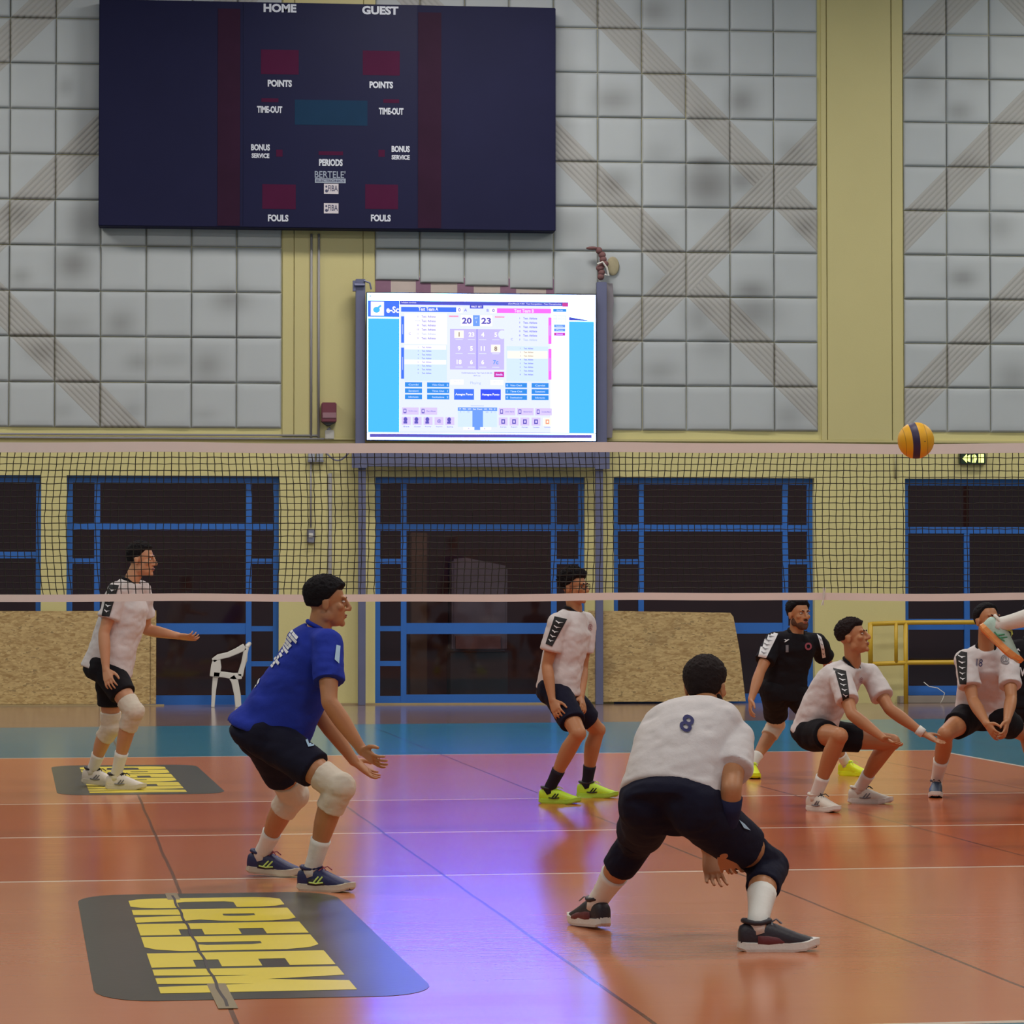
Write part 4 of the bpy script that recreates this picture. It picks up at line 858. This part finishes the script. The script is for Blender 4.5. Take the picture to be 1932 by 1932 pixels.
def hand(mb, w, tip, pn, curl, s, thumb_sign):
    d = (tip-w).normalized(); n = (pn - d*pn.dot(d)).normalized(); l = d.cross(n)*thumb_sign   # l points to the thumb side
    pl = .092*s
    loft(mb, [(w-d*.01, l, n, .027*s, .019*s), (w+d*.03*s, l, n, .036*s, .017*s), (w+d*.065*s, l, n, .042*s, .015*s), (w+d*pl, l, n, .041*s, .0125*s)], 16, 2.6)
    for k, (off, ln, sp) in enumerate(((.031, .074, .16), (.0105, .083, .05), (-.0105, .077, -.06), (-.031, .060, -.18))):
        b = w + d*(pl-.008) + l*(off*s); c0 = curl*(1+.12*k); r = .0085*s; p = b; pts = [b-d*.012]; a = .25*c0
        dirn = (d + l*sp).normalized()
        for seg in (.42, .32, .26):
            q = dirn*math.cos(a) + n*math.sin(a); p = p + q*(ln*s*seg); pts.append(p.copy()); a += c0*1.1
        pts.insert(1, b); limb(mb, pts, [r*1.05, r*1.05, r, r*.95, r*.8], 8)
    b = w + d*.024*s + l*(.026*s); td = (d*.70 + l*.66 + n*.30).normalized()
    p1 = b + td*.04*s; p2 = p1 + (td*.75+d*.5).normalized()*.032*s; p3 = p2 + (d*.95+td*.35+n*.1).normalized()*.026*s
    limb(mb, [b-td*.012, p1, p2, p3], [.015*s, .0125*s, .011*s, .009*s], 8)

def head_geo(mb, H, s):
    c, X, F, U = H; P = lambda x, y, z: c + (X*x + F*y + U*z)*s
    R3 = Matrix((X, F, U)).transposed()
    def el(x, y, z, r): mb.ball(P(x, y, z), tuple(q*s for q in r), 16, 12, mtx=R3)
    el(0, -.012, .035, (.075, .095, .086)); el(0, .030, -.030, (.060, .062, .086)); el(0, .044, -.074, (.046, .046, .042)); el(0, .080, -.098, (.020, .016, .018))
    for q in (-1, 1):
        el(q*.030, .084, .030, (.026, .012, .009)); el(q*.043, .062, -.016, (.022, .022, .020)); el(q*.012, .101, -.028, (.010, .011, .009))
        el(q*.078, -.012, -.006, (.009, .020, .033)); el(q*.080, -.018, .008, (.010, .014, .018)); el(q*.048, .0, -.062, (.016, .036, .030))
    mb.tube([P(0, .084, .032), P(0, .097, .010), P(0, .110, -.012), P(0, .116, -.024)], [.010*s, .0105*s, .0125*s, .013*s], 10); el(0, .112, -.026, (.0135, .0135, .0115))
    el(0, .091, -.056, (.023, .012, .006)); el(0, .089, -.067, (.020, .012, .0065))
def hair_geo(H, s, thick, front, side, back, tuft, seed, beard=False):
    c, X, F, U = H; vs = []; fs = []; nu, nv = 112, 80
    for i in range(nv+1):
        th = math.pi*i/nv
        for j in range(nu):
            ph = 2*math.pi*j/nu; d = Vector((math.sin(th)*math.cos(ph), math.sin(th)*math.sin(ph), math.cos(th)))
            y = d.y; line = front + (side-front)*min(1, max(0, (.62-y)/.42)) if y > .2 else side + (back-side)*min(1, max(0, (.2-y)/.55))
            m = min(1, max(0, (d.z-line)/.34+.5)); m = m*m*(3-2*m)
            base = Vector((d.x*.076, d.y*.096-.012, d.z*.087+.035))
            nz = noise.noise(d*5.0+Vector((seed, 0, 0)))*.8+noise.noise(d*12.0+Vector((0, seed, 0)))*.9+noise.noise(d*26.0+Vector((0, 0, seed)))*.6
            th_ = thick*m*(.45+.55*min(1, max(0, d.z*1.6+.35)))*(1+tuft*nz) if m > .02 else 0
            r = (-.012*(1-m) + th_*m); q = base + d*r
            if d.z < -.05 and y < .3: q.y += -.0*m
            vs.append(c + (X*q.x + F*q.y + U*q.z)*s)
    for i in range(nv):
        for j in range(nu): fs.append((i*nu+j, (i+1)*nu+j, (i+1)*nu+(j+1) % nu, i*nu+(j+1) % nu))
    mb = MB(); mb.add(vs, fs); return mb
def beard_geo(H, s, t):
    c, X, F, U = H; mb = MB(); P = lambda x, y, z: c + (X*x + F*y + U*z)*s; R3 = Matrix((X, F, U)).transposed()
    for x, y, z, r in ((0, .046, -.078, (.048, .047, .043)), (0, .081, -.099, (.023, .020, .022)), (.047, .004, -.058, (.0175, .038, .034)), (-.047, .004, -.058, (.0175, .038, .034)), (0, .096, -.044, (.024, .012, .005))):
        mb.ball(P(x, y, z), tuple((q+t)*s for q in r), 16, 12, mtx=R3)
    return mb

def shoe(root, an, f, u, s, cols, org, logo=None, laces='print_white', name='shoe', lab=None):
    f = f.normalized(); u = (u-f*u.dot(f)).normalized(); x = f.cross(u); an = an-org
    o = an - u*.10*s + f*.018*s; P = lambda a, b, c: o + (f*a + x*b + u*c)*s
    mb = MB(); S = [(-.090, .016, .026, .056), (-.084, .028, .042, .056), (-.06, .034, .053, .058), (-.02, .037, .057, .058), (.02, .039, .058, .058), (.055, .042, .051, .053), (.10, .047, .041, .045), (.145, .047, .031, .037), (.185, .041, .024, .032), (.208, .028, .018, .028), (.218, .012, .010, .026)]
    loft(mb, [(P(a, (.006 if a > .08 else 0), z), x, u, w*s, h*s) for a, w, h, z in S], 20, 2.4)
    sh = mb.build(name, SHOE[cols[0]], root, smooth=True)
    if lab: sh['label'] = lab
    mb = MB(); out = []
    prof = [(-.098, .0), (-.092, .022), (-.07, .037), (-.03, .040), (.02, .040), (.07, .046), (.12, .052), (.17, .049), (.205, .034), (.222, .014), (.226, 0)]
    pl = prof + [(a, -b) for a, b in prof[-2:0:-1]]
    def ring(z, k): return [P(a*k+(.004 if k < 1 else 0), b*k + (.006 if a > .08 else 0), z + (.016 if a > .19 else .005*(a > .14)) + (.006 if a < -.08 else 0)) for a, b in pl]
    r0, r1, r2 = ring(.0, .95), ring(.010, 1.0), ring(.034, .985); nn = len(pl)
    vs = r0+r1+r2; fs = [tuple(range(nn-1, -1, -1)), tuple(range(2*nn, 3*nn))]
    for k in (0, nn):
        for j in range(nn): fs.append((k+j, k+(j+1) % nn, k+nn+(j+1) % nn, k+nn+j))
    mb.add(vs, fs); so = mb.build('sole', SHOE[cols[1]], sh)
    mb = MB()
    for i in range(5):
        a = .035+.02*i; z = .108-.0125*i; mb.tube([P(a, -.024, z-.008), P(a+.006, 0, z+.004), P(a, .026, z-.008)], .0042*s, 6)
    mb.tube([P(.04, 0, .112), P(.055, .02, .124), P(.075, .03, .108)], .003*s, 6); mb.tube([P(.04, 0, .112), P(.06, -.02, .12), P(.08, -.032, .102)], .003*s, 6)
    mb.build('laces', MATS[laces], sh)
    mb = MB(); mb.tube([P(-.020+.052*math.cos(q), .038*math.sin(q), .108+.010*math.cos(q)*(1 if math.cos(q) > 0 else -1.0)) for q in [.4488*i for i in range(14)]], .010*s, 8, closed=True)
    mb.build('collar', SHOE[cols[2]], sh, smooth=True)
    if logo:
        for sd in (-1, 1):
            mb = MB()
            for dx in (0, .022):
                mb.tube([P(.012+dx, sd*.0425, .040), P(.030+dx, sd*.0435, .060), P(.042+dx, sd*.040, .074)], .0045*s, 6)
            mb.tube([P(-.01, sd*.042, .044), P(.03, sd*.046, .040), P(.07, sd*.047, .046)], .004*s, 6)
            mb.build('side_stripe', MATS[logo] if logo in MATS else SHOE[logo], sh)
    if len(cols) > 3:
        mb = MB(); loft(mb, [(P(a, 0, z), x, u, w*1.035*s, h*.8*s) for a, w, h, z in [(-.02, .0405, .040, .044), (.02, .042, .042, .044), (.06, .044, .036, .042), (.10, .048, .028, .037), (.13, .047, .018, .034)]], 20, 2.4)
        mb.build('side_panel', SHOE[cols[3]], sh, smooth=True)
    return sh

def decal(name, tgt, bvh, geo, m, off=.003, dirn=None, sub=.02):
    """lays flat outlines onto a garment: geo = (points, faces) in the person's space, cast along dirn"""
    vs, fs = geo; bm = bmesh.new(); bv = [bm.verts.new(v) for v in vs]
    for f in fs:
        try: bm.faces.new([bv[i] for i in f])
        except ValueError: pass
    for _ in range(3):
        le = [e for e in bm.edges if e.calc_length() > sub]
        if not le: break
        bmesh.ops.subdivide_edges(bm, edges=le, cuts=1, use_grid_fill=True); bmesh.ops.triangulate(bm, faces=bm.faces)
    bad = []
    for v in bm.verts:
        loc, nr, i, dst = bvh.ray_cast(v.co - dirn*.6, dirn)
        if loc is None: bad.append(v)
        else: v.co = loc - dirn*off + nr*off*(1 if nr.dot(dirn) < 0 else -1)
    bmesh.ops.delete(bm, geom=bad, context='VERTS')
    me = bpy.data.meshes.new(name); bm.to_mesh(me); bm.free(); me.materials.append(m)
    me.polygons.foreach_set('use_smooth', [True]*len(me.polygons))
    o = bpy.data.objects.new(name, me); C.objects.link(o); o.parent = tgt.parent if tgt.parent else tgt
    o.parent = tgt; return o
def quad_geo(c4, fn=None, n=6, m=8):
    a, b, c, d = c4; vs = []; fs = []
    for j in range(m+1):
        for i in range(n+1):
            u, v = i/n, j/m; vs.append((a*(1-u)+b*u)*(1-v) + (d*(1-u)+c*u)*v)
    for j in range(m):
        for i in range(n): fs.append((j*(n+1)+i, j*(n+1)+i+1, (j+1)*(n+1)+i+1, (j+1)*(n+1)+i))
    return vs, fs
VIEW = Vector((math.sin(math.radians(5.6)), math.cos(math.radians(5.6)), 0)); RT = Vector((VIEW.y, -VIEW.x, 0)); UPV = Vector((0, 0, 1))

def person(key, label, skin='tan', hair=('black', .02, .55, -.05, -.62, .25), shirt='white', shorts='navy', pads=(None, None), socks='sock', shoes=('white', 'sole', 'white'),
           logo=None, laces='print_white', beard=0.0, beard_mat='brown', hem=-.02, level=0.0, depth=1.0, sleeve=.66, voxel=.006, collar=True, glasses=False, short_len=.62, pad_len=.27, build=1.0, shirt_panel='print_black', sockcut=.55, shoe_lab=None, airborne=0.0):
    d = {}
    for k, v in POSE[key].items():
        if isinstance(v, dict):
            for q, x in v.items(): d[q + ('R' if k == 'right' else 'L')] = V3(x) if isinstance(x, tuple) else x
        else: d[k] = V3(v) if isinstance(v, tuple) else v
    s = d['s']
    org = d['root'].copy(); org.z = airborne
    t = thing('person', label, 'person', org, group=None)
    pel, neck = d['pel'], d['neck']; spine = neck-pel; L = spine.length; up = spine.normalized()
    lh = (d['hipL']-d['hipR']).normalized(); ls = (d['shL']-d['shR']).normalized()     # towards the person's left
    fw = lambda l: (l.cross(up)).normalized()*-1
    fwd = (lh+ls).normalized().cross(up).normalized()*-1
    if fwd.dot(d['face']) < 0: fwd = -fwd
    def sp(f):      # point on the curved spine, and axes there
        c = pel + spine*f - fwd*(d['hunch']*math.sin(math.pi*min(1, max(0, f)))); l = (lh*(1-f)+ls*f).normalized(); l = (l-up*l.dot(up)).normalized()
        return c, l, fwd
    fh = Vector((fwd.x, fwd.y, 0)).normalized()
    def torso(mb, secs, k=0.0, level=0.0):
        def fa(f):      # the hem hangs level
            w = level*min(1, max(0, (.40-f)/.40)); return fwd.lerp(fh, w).normalized()
        loft(mb, [(sp(f)[0]+fa(f)*o_*s, sp(f)[1], fa(f), (rx*build+k)*s, (ry*build+k)*s) for f, rx, ry, o_ in secs], 28, 2.35)
    H_f = d['face'].normalized(); X, F, U = frame(H_f, d['hup']); Hd = (d['head'], X, F, U)
    # ---- body
    mb = MB(); hs = 1.0*s
    head_geo(mb, Hd, hs)
    nb = neck + up*.0; limb(mb, [nb-up*.05, nb+up*.02, Hd[0]+(F*-.022+U*-.045)*s], [.066*s, .058*s, .056*s])
    torso(mb, [(-.06, .15, .105, 0), (.15, .15, .105, 0), (.4, .15, .10, 0), (.6, .165, .108, .01), (.78, .165, .105, .01), (.9, .125, .085, 0), (.99, .066, .06, 0)])
    keep = []
    for S in 'RL':
        sh, el, wr = d['sh'+S], d['el'+S], d['wr'+S]
        limb(mb, [neck-up*.09*s, sh], [.055*s, .058*s]); mb.ball(sh, .060*s)
        limb(mb, [sh.lerp(el, q) for q in (0, .3, .6, .85, 1)], [q*s for q in (.056, .054, .050, .043, .041)])
        limb(mb, [el.lerp(wr, q) for q in (0, .15, .35, .65, .88, 1)], [q*s for q in (.041, .044, .044, .036, .029, .027)])
        keep.append((wr.lerp(d['tip'+S], .6), .13)); tsg = 1 if S == 'R' else -1
        hand(mb, wr, d['tip'+S], d['pn'+S], d['curl'+S], s, tsg)
        hp, kn, an = d['hip'+S], d['kn'+S], d['an'+S]
        limb(mb, [hp.lerp(kn, q) for q in (0, .25, .5, .75, .92, 1)], [q*s for q in (.092, .089, .080, .068, .060, .058)])
        ax = (kn-hp).normalized(); sx = (an-kn).normalized(); bk = (ax+sx).normalized(); pk = (bk - sx*bk.dot(sx))
        pk = -pk.normalized() if pk.length > .1 else -d['ff'+S]
        cal = pk if pk.dot(d['ff'+S]) < 0 else -pk
        mb.ball(kn - cal*.006, .059*s)
        limb(mb, [kn.lerp(an, q)+cal*(o_*s) for q, o_ in ((0, 0), (.12, .004), (.28, .014), (.45, .012), (.65, .005), (.85, 0), (1, 0))], [q*s for q in (.056, .056, .061, .056, .044, .037, .036)])
        limb(mb, [an, an + d['ff'+S]*.06*s - d['fu'+S]*.04*s], [.036*s, .034*s])
    keep.append((Hd[0]+F*.08*s, .12))
    body = fuse(mb, 'body', MS[skin], t, voxel, 5, keep=keep, org=org)
    # ---- hair, face
    hk, th, fr, sd, bkk, tf = hair
    hm = hair_geo(Hd, hs, th, fr, sd, bkk, tf, len(label)*.37); hm.v = [tuple(Vector(q)-org) for q in hm.v]; hm.build('hair', MH[hk], t, smooth=True)
    P = lambda x, y, z: Hd[0] + (X*x + F*y + U*z)*s - org
    R3 = Matrix((X, F, U)).transposed()
    for q in (-1, 1):
        mb = MB(); mb.ball(P(q*.031, .0805, .011), tuple(v*s for v in (.0130, .008, .0058)), 12, 8, 0, R3); mb.ball(P(q*.031, .0855, .011), tuple(v*s for v in (.0054, .0042, .0052)), 10, 6, 1, R3); mb.build('eye', [M_eyew, M_eyed], t, smooth=True)
        mb = MB(); mb.tube([P(q*.014, .0935, .028), P(q*.03, .0935, .032), P(q*.047, .082, .028)], [.0035*s, .0042*s, .0025*s], 8); mb.build('eyebrow', MH[hk], t, smooth=True)
    mb = MB(); mb.ball(P(0, .0955, -.057), tuple(v*s for v in (.021, .009, .0045)), 12, 6, 0, R3); mb.ball(P(0, .0935, -.066), tuple(v*s for v in (.018, .009, .005)), 12, 6, 0, R3); mb.build('mouth', M_lip, t, smooth=True)
    if beard:
        bm_ = beard_geo(Hd, s, .0015+beard*.004); fuse(bm_, 'beard', MH[beard_mat], t, .006, 3, org=org)
    if glasses:
        mb = MB()
        for q in (-1, 1):
            mb.tube([P(q*.034+.026*math.cos(a), .108-.012*abs(math.cos(a)*(q*math.cos(a) > 0)), .008+.020*math.sin(a)) for a in [i*math.pi/8 for i in range(16)]], .0028*s, 6, closed=True)
            mb.tube([P(q*.060, .095, .012), P(q*.083, .01, .012)], .0028*s, 6)
        mb.tube([P(-.009, .11, .012), P(.009, .11, .012)], .0028*s, 6); mb.build('glasses', M_pblack, t)
    # ---- shirt
    D_ = depth-1; mb = MB(); torso(mb, [(hem, .188, .138*(1+D_), .0), (hem+.05, .188, .138*(1+D_), .01*D_), (.16, .180, .129*(1+.9*D_), .05*D_), (.36, .177, .127*(1+.75*D_), .006+.06*D_), (.56, .186, .130*(1+.55*D_), .012+.075*D_), (.74, .192, .128*(1+.25*D_), .010+.06*D_), (.86, .170, .112, 0), (.94, .118, .088, 0), (1.0, .074, .070, 0)], .004, level)
    for S in 'RL':
        sh, el = d['sh'+S], d['el'+S]
        limb(mb, [neck-up*.085*s, neck.lerp(sh, .5)-up*.03*s, sh], [.070*s, .074*s, .076*s]); mb.ball(sh, .079*s)
        mb.tube([sh.lerp(el, q) for q in (0, .2, .42, sleeve)], [q*s for q in (.079, .080, .080, .084)], 16)
    shirt_o = fuse(mb, 'shirt', MC[shirt], t, .0075, 6, .011, 8, org=org); bv = bvh_of(shirt_o)
    if collar:
        mb = MB(); c, l, _ = sp(1.0); mb.tube([c - org + up*.012*s + (l*math.cos(a)*.068 + fwd*(math.sin(a)*.066))*s - up*(.030*max(0, math.sin(a))*s) for a in [i*math.pi/14 for i in range(28)]], .0085*s, 8, closed=True, flat=1.3)
        mb.build('collar', MC['black'] if shirt == 'white' else MC[shirt], shirt_o, smooth=True)
    # ---- shorts
    dd = 1+.6*(depth-1); mb = MB(); torso(mb, [(.10, .158, .114*dd, 0), (.0, .170, .126*dd, -.008), (-.10, .170, .128*dd, -.014), (-.17, .152, .114, -.014)], .004)
    for S in 'RL':
        hp, kn = d['hip'+S], d['kn'+S]; mb.ball(hp - fwd*.03*s, .122*s); mb.ball(hp + fwd*.008*s, .114*s)
        mb.tube([hp.lerp(kn, q) for q in (0, .2, .4, short_len-.04, short_len)], [q*s for q in (.116, .114, .106, .100, .101)], 18)
    shorts_o = fuse(mb, 'shorts', MC[shorts], t, .008, 5, .010, 7, org=org); t_short[key] = shorts_o
    # ---- knee pads, socks, shoes
    for S, pad in zip('RL', pads):
        hp, kn, an = d['hip'+S], d['kn'+S], d['an'+S]
        cr = lambda q: float(np.interp(q, (0, .12, .28, .45, .65, .85, 1), (.056, .056, .061, .056, .044, .037, .036)))+.006; co_ = lambda q: float(np.interp(q, (0, .12, .28, .45, .65, .85, 1), (0, .004, .014, .012, .005, 0, 0)))
        ax = (kn-hp).normalized(); sx = (an-kn).normalized(); bk = (ax+sx).normalized(); pk = (bk - sx*bk.dot(sx)); pk = -pk.normalized() if pk.length > .1 else -d['ff'+S]; cal = pk if pk.dot(d['ff'+S]) < 0 else -pk
        if pad:
            mb = MB(); fr_ = (ax-sx); fr_ = fr_.normalized() if fr_.length > .05 else d['ff'+S]
            limb(mb, [hp.lerp(kn, q) for q in (.74, .9, 1)], [q*s for q in (.079, .076, .075)], 16, False); mb.ball(kn+fr_*.010, .078*s)
            limb(mb, [kn.lerp(an, q)+cal*(co_(q)*s) for q in (0, .12, pad_len*.6, pad_len)], [.074*s, .074*s, (cr(pad_len*.6)+.008)*s, (cr(pad_len)+.006)*s], 16, False)
            fuse(mb, 'knee_pad', MC[pad], t, .006, 4, .0045, 14, org=org)
        mb = MB()
        qs = [sockcut + (1-sockcut)*i/7 for i in range(8)]; limb(mb, [kn.lerp(an, q)+cal*(co_(q)*s) for q in qs] + [an - d['fu'+S]*.03*s + d['ff'+S]*.01], [cr(q)*s for q in qs] + [.041*s], 16, False)
        mb.v = [tuple(Vector(q)-org) for q in mb.v]; mb.build('sock', MC[socks], t, smooth=True)
        shoe(t, an, d['ff'+S], d['fu'+S], s, shoes, org, logo, laces)
    return t, d, shirt_o, bv, org

t_short = {}
def cam_pt(p, org): return Vector(p) - org
def stripe_panel(shirt_o, bv, org, c4, m='print_black', bird='print_white', n=5):
    """shoulder-to-cuff panel with a row of small bird marks"""
    c4 = [cam_pt(p, org) for p in c4]; decal('sleeve_panel', shirt_o, bv, quad_geo(c4), MATS[m], .003, VIEW)
    a, b, c, d_ = c4; vs = []; fs = []
    bird_p = [(.15, .30), (.45, .55), (.95, .42), (.62, .70), (.52, .95), (.36, .72), (.12, .52)]
    for i in range(n):
        v0 = .08+.84*i/n; o = len(vs)
        for u, v in bird_p:
            uu = .1+.8*u; vv = v0 + v*.84/n*.85; vs.append((a*(1-uu)+b*uu)*(1-vv) + (d_*(1-uu)+c*uu)*vv)
        fs.append(tuple(range(o, o+7)))
    decal('sleeve_mark', shirt_o, bv, (vs, fs), MATS[bird], .0055, VIEW, .03)
def text_decal(name, tgt, bv, org, body, center, h, w, m, rot=0.0, shear=0.0, bold=.03, off=.004):
    vs, fs, (tw, th) = text_geo(body, 1.0, bold); c = cam_pt(center, org); r = Matrix.Rotation(rot, 2); o = []
    for v in vs:
        x, y = v.x/tw*w + shear*v.y/th*h, v.y/th*h; q = r @ Vector((x, y)); o.append(c + RT*q.x + UPV*q.y)
    return decal(name, tgt, bv, (o, fs), MATS[m], off, VIEW, .02)

# 1 far left, white shirt
t, d, so, bv, org = person('left', 'person in white shirt and black shorts at far left, one arm held out', 'light',
    ('black', .020, .50, -.10, -.60, .3), pads=('cream', 'cream'), shoes=('white', 'offw', 'dark'), logo='print_grey', laces='print_black', shorts='black', sockcut=.64, depth=1.4, hem=-.06)
stripe_panel(so, bv, org, [(-0.771, 23.192, 1.549), (-0.695, 23.185, 1.541), (-0.758, 23.198, 1.307), (-0.818, 23.204, 1.315)])
# 2 blue shirt
t, d, so, bv, org = person('blue', 'person in blue shirt crouching in front of the net, both hands held out', 'tan',
    ('black', .024, .42, -.12, -.66, .2), shirt='blue', shorts='navy', pads=('cream', 'cream'), shoes=('navy', 'offw', 'navy', 'dark'), logo='print_lime', laces='print_red', voxel=.005, sockcut=.63, depth=1.5, hem=.0, level=.25, short_len=.66)
def back_print(rows, D):
    vs = []; fs = []
    for q in rows:
        o = len(vs); vs += [cam_pt(p, org) for p in q]; fs.append(tuple(range(o, o+len(q))))
    return vs, fs
rb = random.Random(12); rows = []; pa, pb = Vector((0.389, 15.145, 1.279)), Vector((0.247, 15.164, 1.107)); ac = (Vector((0.415, 15.143, 1.255))-Vector((0.389, 15.145, 1.279)))
dl = (pb-pa)
for i in range(13):
    q0, q1 = i/13, (i+rb.uniform(.72, .95))/13; u = -.55+rb.uniform(-.1, .1) - .35*math.sin(math.pi*i/12)
    while u < .75+.2*math.sin(math.pi*i/12):
        w_ = rb.uniform(.3, .8); rows.append([pa+dl*q0+ac*u, pa+dl*q0+ac*(u+w_), pa+dl*q1+ac*(u+w_+rb.uniform(-.1, .1)), pa+dl*q1+ac*(u+rb.uniform(-.08, .08))]); u += w_+rb.uniform(.03, .1)
rows.append([Vector(p) for p in ((0.210, 15.169, 1.054), (0.229, 15.167, 1.065), (0.224, 15.169, 1.023), (0.200, 15.172, 0.994))])
decal('back_print', so, bv, back_print(rows, 15.1), M_print, .004, VIEW)
sho = t_short['blue']; decal('shorts_badge', sho, bvh_of(sho), quad_geo([cam_pt(p, org) for p in ((0.442, 15.054, 0.763), (0.494, 15.049, 0.784), (0.521, 15.048, 0.721), (0.469, 15.053, 0.711))]), M_plight, .004, VIEW)
decal('sleeve_badge', so, bv, quad_geo([cam_pt(p, org) for p in ((0.594, 14.926, 1.213), (0.612, 14.924, 1.208), (0.610, 14.927, 1.122), (0.589, 14.928, 1.143))]), M_plight, .004, VIEW)
# 3 centre, white shirt, glasses
t, d, so, bv, org = person('center', 'person with glasses, white shirt and neon green shoes, below the lit screen', 'tan',
    ('black', .034, .46, -.05, -.55, .55), shorts='navy', socks='darksock', shoes=('neon', 'lime_sole', 'dark'), logo='print_black', laces='print_lime', glasses=True, short_len=.76, sockcut=.66, depth=1.2, hem=-.04)
stripe_panel(so, bv, org, [(2.399, 21.380, 1.316), (2.485, 21.372, 1.297), (2.381, 21.388, 1.105), (2.336, 21.392, 1.124)])
text_decal('chest_badge', so, bv, org, '@', (2.654, 21.358, 1.237), .045, .035, 'print_red', bold=0)
# 4 number 8 with back turned
t, d, so, bv, org = person('eight', 'person seen from behind in white shirt number 8, crouching with knees wide', 'tan',
    ('brown', .016, .6, -.1, -.92, .25), shorts='navy', pads=('navy', 'navy'), shoes=('dark', 'sole', 'dark', 'maroon'), laces='print_grey', beard=1.0, voxel=.005, sockcut=.50, build=1.12, pad_len=.40, collar=False, short_len=.66)
text_decal('number', so, bv, org, '8', (1.958, 12.489, 0.920), .070, .050, 'print_navy', -.45, .0, .018)
mb = MB(); e, w_ = d['elR'].lerp(d['wrR'], .12)-org, d['elR'].lerp(d['wrR'], .85)-org
mb.tube([e.lerp(w_, q) for q in (0, .3, .6, 1)], [.051, .050, .043, .036], 16); mb.build('arm_sleeve', MC['arm'], t, smooth=True)
sho = t_short['eight']; decal('shorts_badge', sho, bvh_of(sho), quad_geo([cam_pt(p, org) for p in ((2.146, 12.281, 0.525), (2.170, 12.279, 0.507), (2.198, 12.277, 0.477), (2.168, 12.279, 0.490))]), M_plight, .004, VIEW)
# 5 dark shirt
t, d, so, bv, org = person('dark', 'person in black shirt with white sleeve panels and bright yellow shoes', 'tan',
    ('black', .022, .50, -.10, -.55, .3), shirt='black', shorts='black', pads=('cream', None), shoes=('yellow', 'yellow', 'yellow'), laces='print_lime', beard=.3, beard_mat='stubble', sockcut=.74, hem=-.14, short_len=.74)
stripe_panel(so, bv, org, [(4.368, 23.805, 1.187), (4.465, 23.796, 1.162), (4.360, 23.812, 0.972), (4.301, 23.817, 0.985)], 'print_white', 'print_grey')
stripe_panel(so, bv, org, [(4.806, 23.963, 1.159), (4.840, 23.961, 1.134), (4.887, 23.961, 0.972), (4.862, 23.964, 0.964)], 'print_white', 'print_grey', 4)
text_decal('chest_badge', so, bv, org, 'O', (4.708, 23.775, 1.061), .06, .06, 'print_red', .2, 0, .05)
text_decal('chest_mark', so, bv, org, 'y', (4.532, 23.791, 1.107), .02, .045, 'print_white'); text_decal('number', so, bv, org, '1', (4.536, 23.792, 1.044), .055, .022, 'print_grey')
# 6 squatting, wristband
t, d, so, bv, org = person('squat', 'person in white shirt squatting low, forearms out, white band on one wrist', 'tan',
    ('brown', .022, .42, -.05, -.5, .35), shorts='black', shoes=('white', 'sole', 'white'), logo='print_grey', laces='print_black', sockcut=.68, short_len=.55, hem=-.10, depth=1.12)
stripe_panel(so, bv, org, [(4.193, 20.310, 0.968), (4.269, 20.303, 0.950), (4.277, 20.308, 0.759), (4.234, 20.312, 0.755)])
mb = MB(); a, b = d['elL'].lerp(d['wrL'], .82)-org, d['elL'].lerp(d['wrL'], 1.0)-org
mb.tube([a, a.lerp(b, .5), b], [.035, .034, .034], 16); mb.build('wristband', MC['sock'], t, smooth=True)
text_decal('chest_badge', so, bv, org, '@', (4.395, 20.293, 0.882), .04, .03, 'print_red', bold=0)
# 7 clasped hands
t, d, so, bv, org = person('clasp', 'person in white shirt number 18 squatting at the right with clasped hands', 'tan',
    ('black', .014, .60, -.10, -.6, .2), shorts='black', shoes=('teal', 'sole', 'teal'), laces='print_black', sockcut=.55, short_len=.58)
stripe_panel(so, bv, org, [(5.331, 21.502, 1.068), (5.411, 21.495, 1.053), (5.389, 21.503, 0.827), (5.347, 21.507, 0.827)])
text_decal('number', so, bv, org, '18', (5.499, 21.488, 0.980), .055, .05, 'print_navy', -.1, 0, 0); text_decal('chest_badge', so, bv, org, '@', (5.682, 21.470, 1.003), .07, .06, 'print_grey', bold=.01)
# 8 at the edge
t, d, so, bv, org = person('edge', 'person in black shirt cut off by the right edge of the photo', 'tan', shirt='black', shorts='black', shoes=('dark', 'sole', 'dark'), laces='print_grey', voxel=.008)
text_decal('shirt_mark', so, bv, org, 'A', (6.203, 23.026, 1.045), .02, .03, 'print_white'); text_decal('shirt_print', so, bv, org, 'V', (6.233, 23.028, 0.877), .07, .05, 'print_white')
# 9 jumping, only a foot is in the frame
t, d, so, bv, org = person('jump', 'person jumping past the right edge, green and orange shoe raised in the air', 'light', shirt='blue', shorts='navy', socks='sock', shoes=('mint', 'orange', 'white'), logo='green', laces='print_lime', voxel=.008, sockcut=.15, airborne=.05)
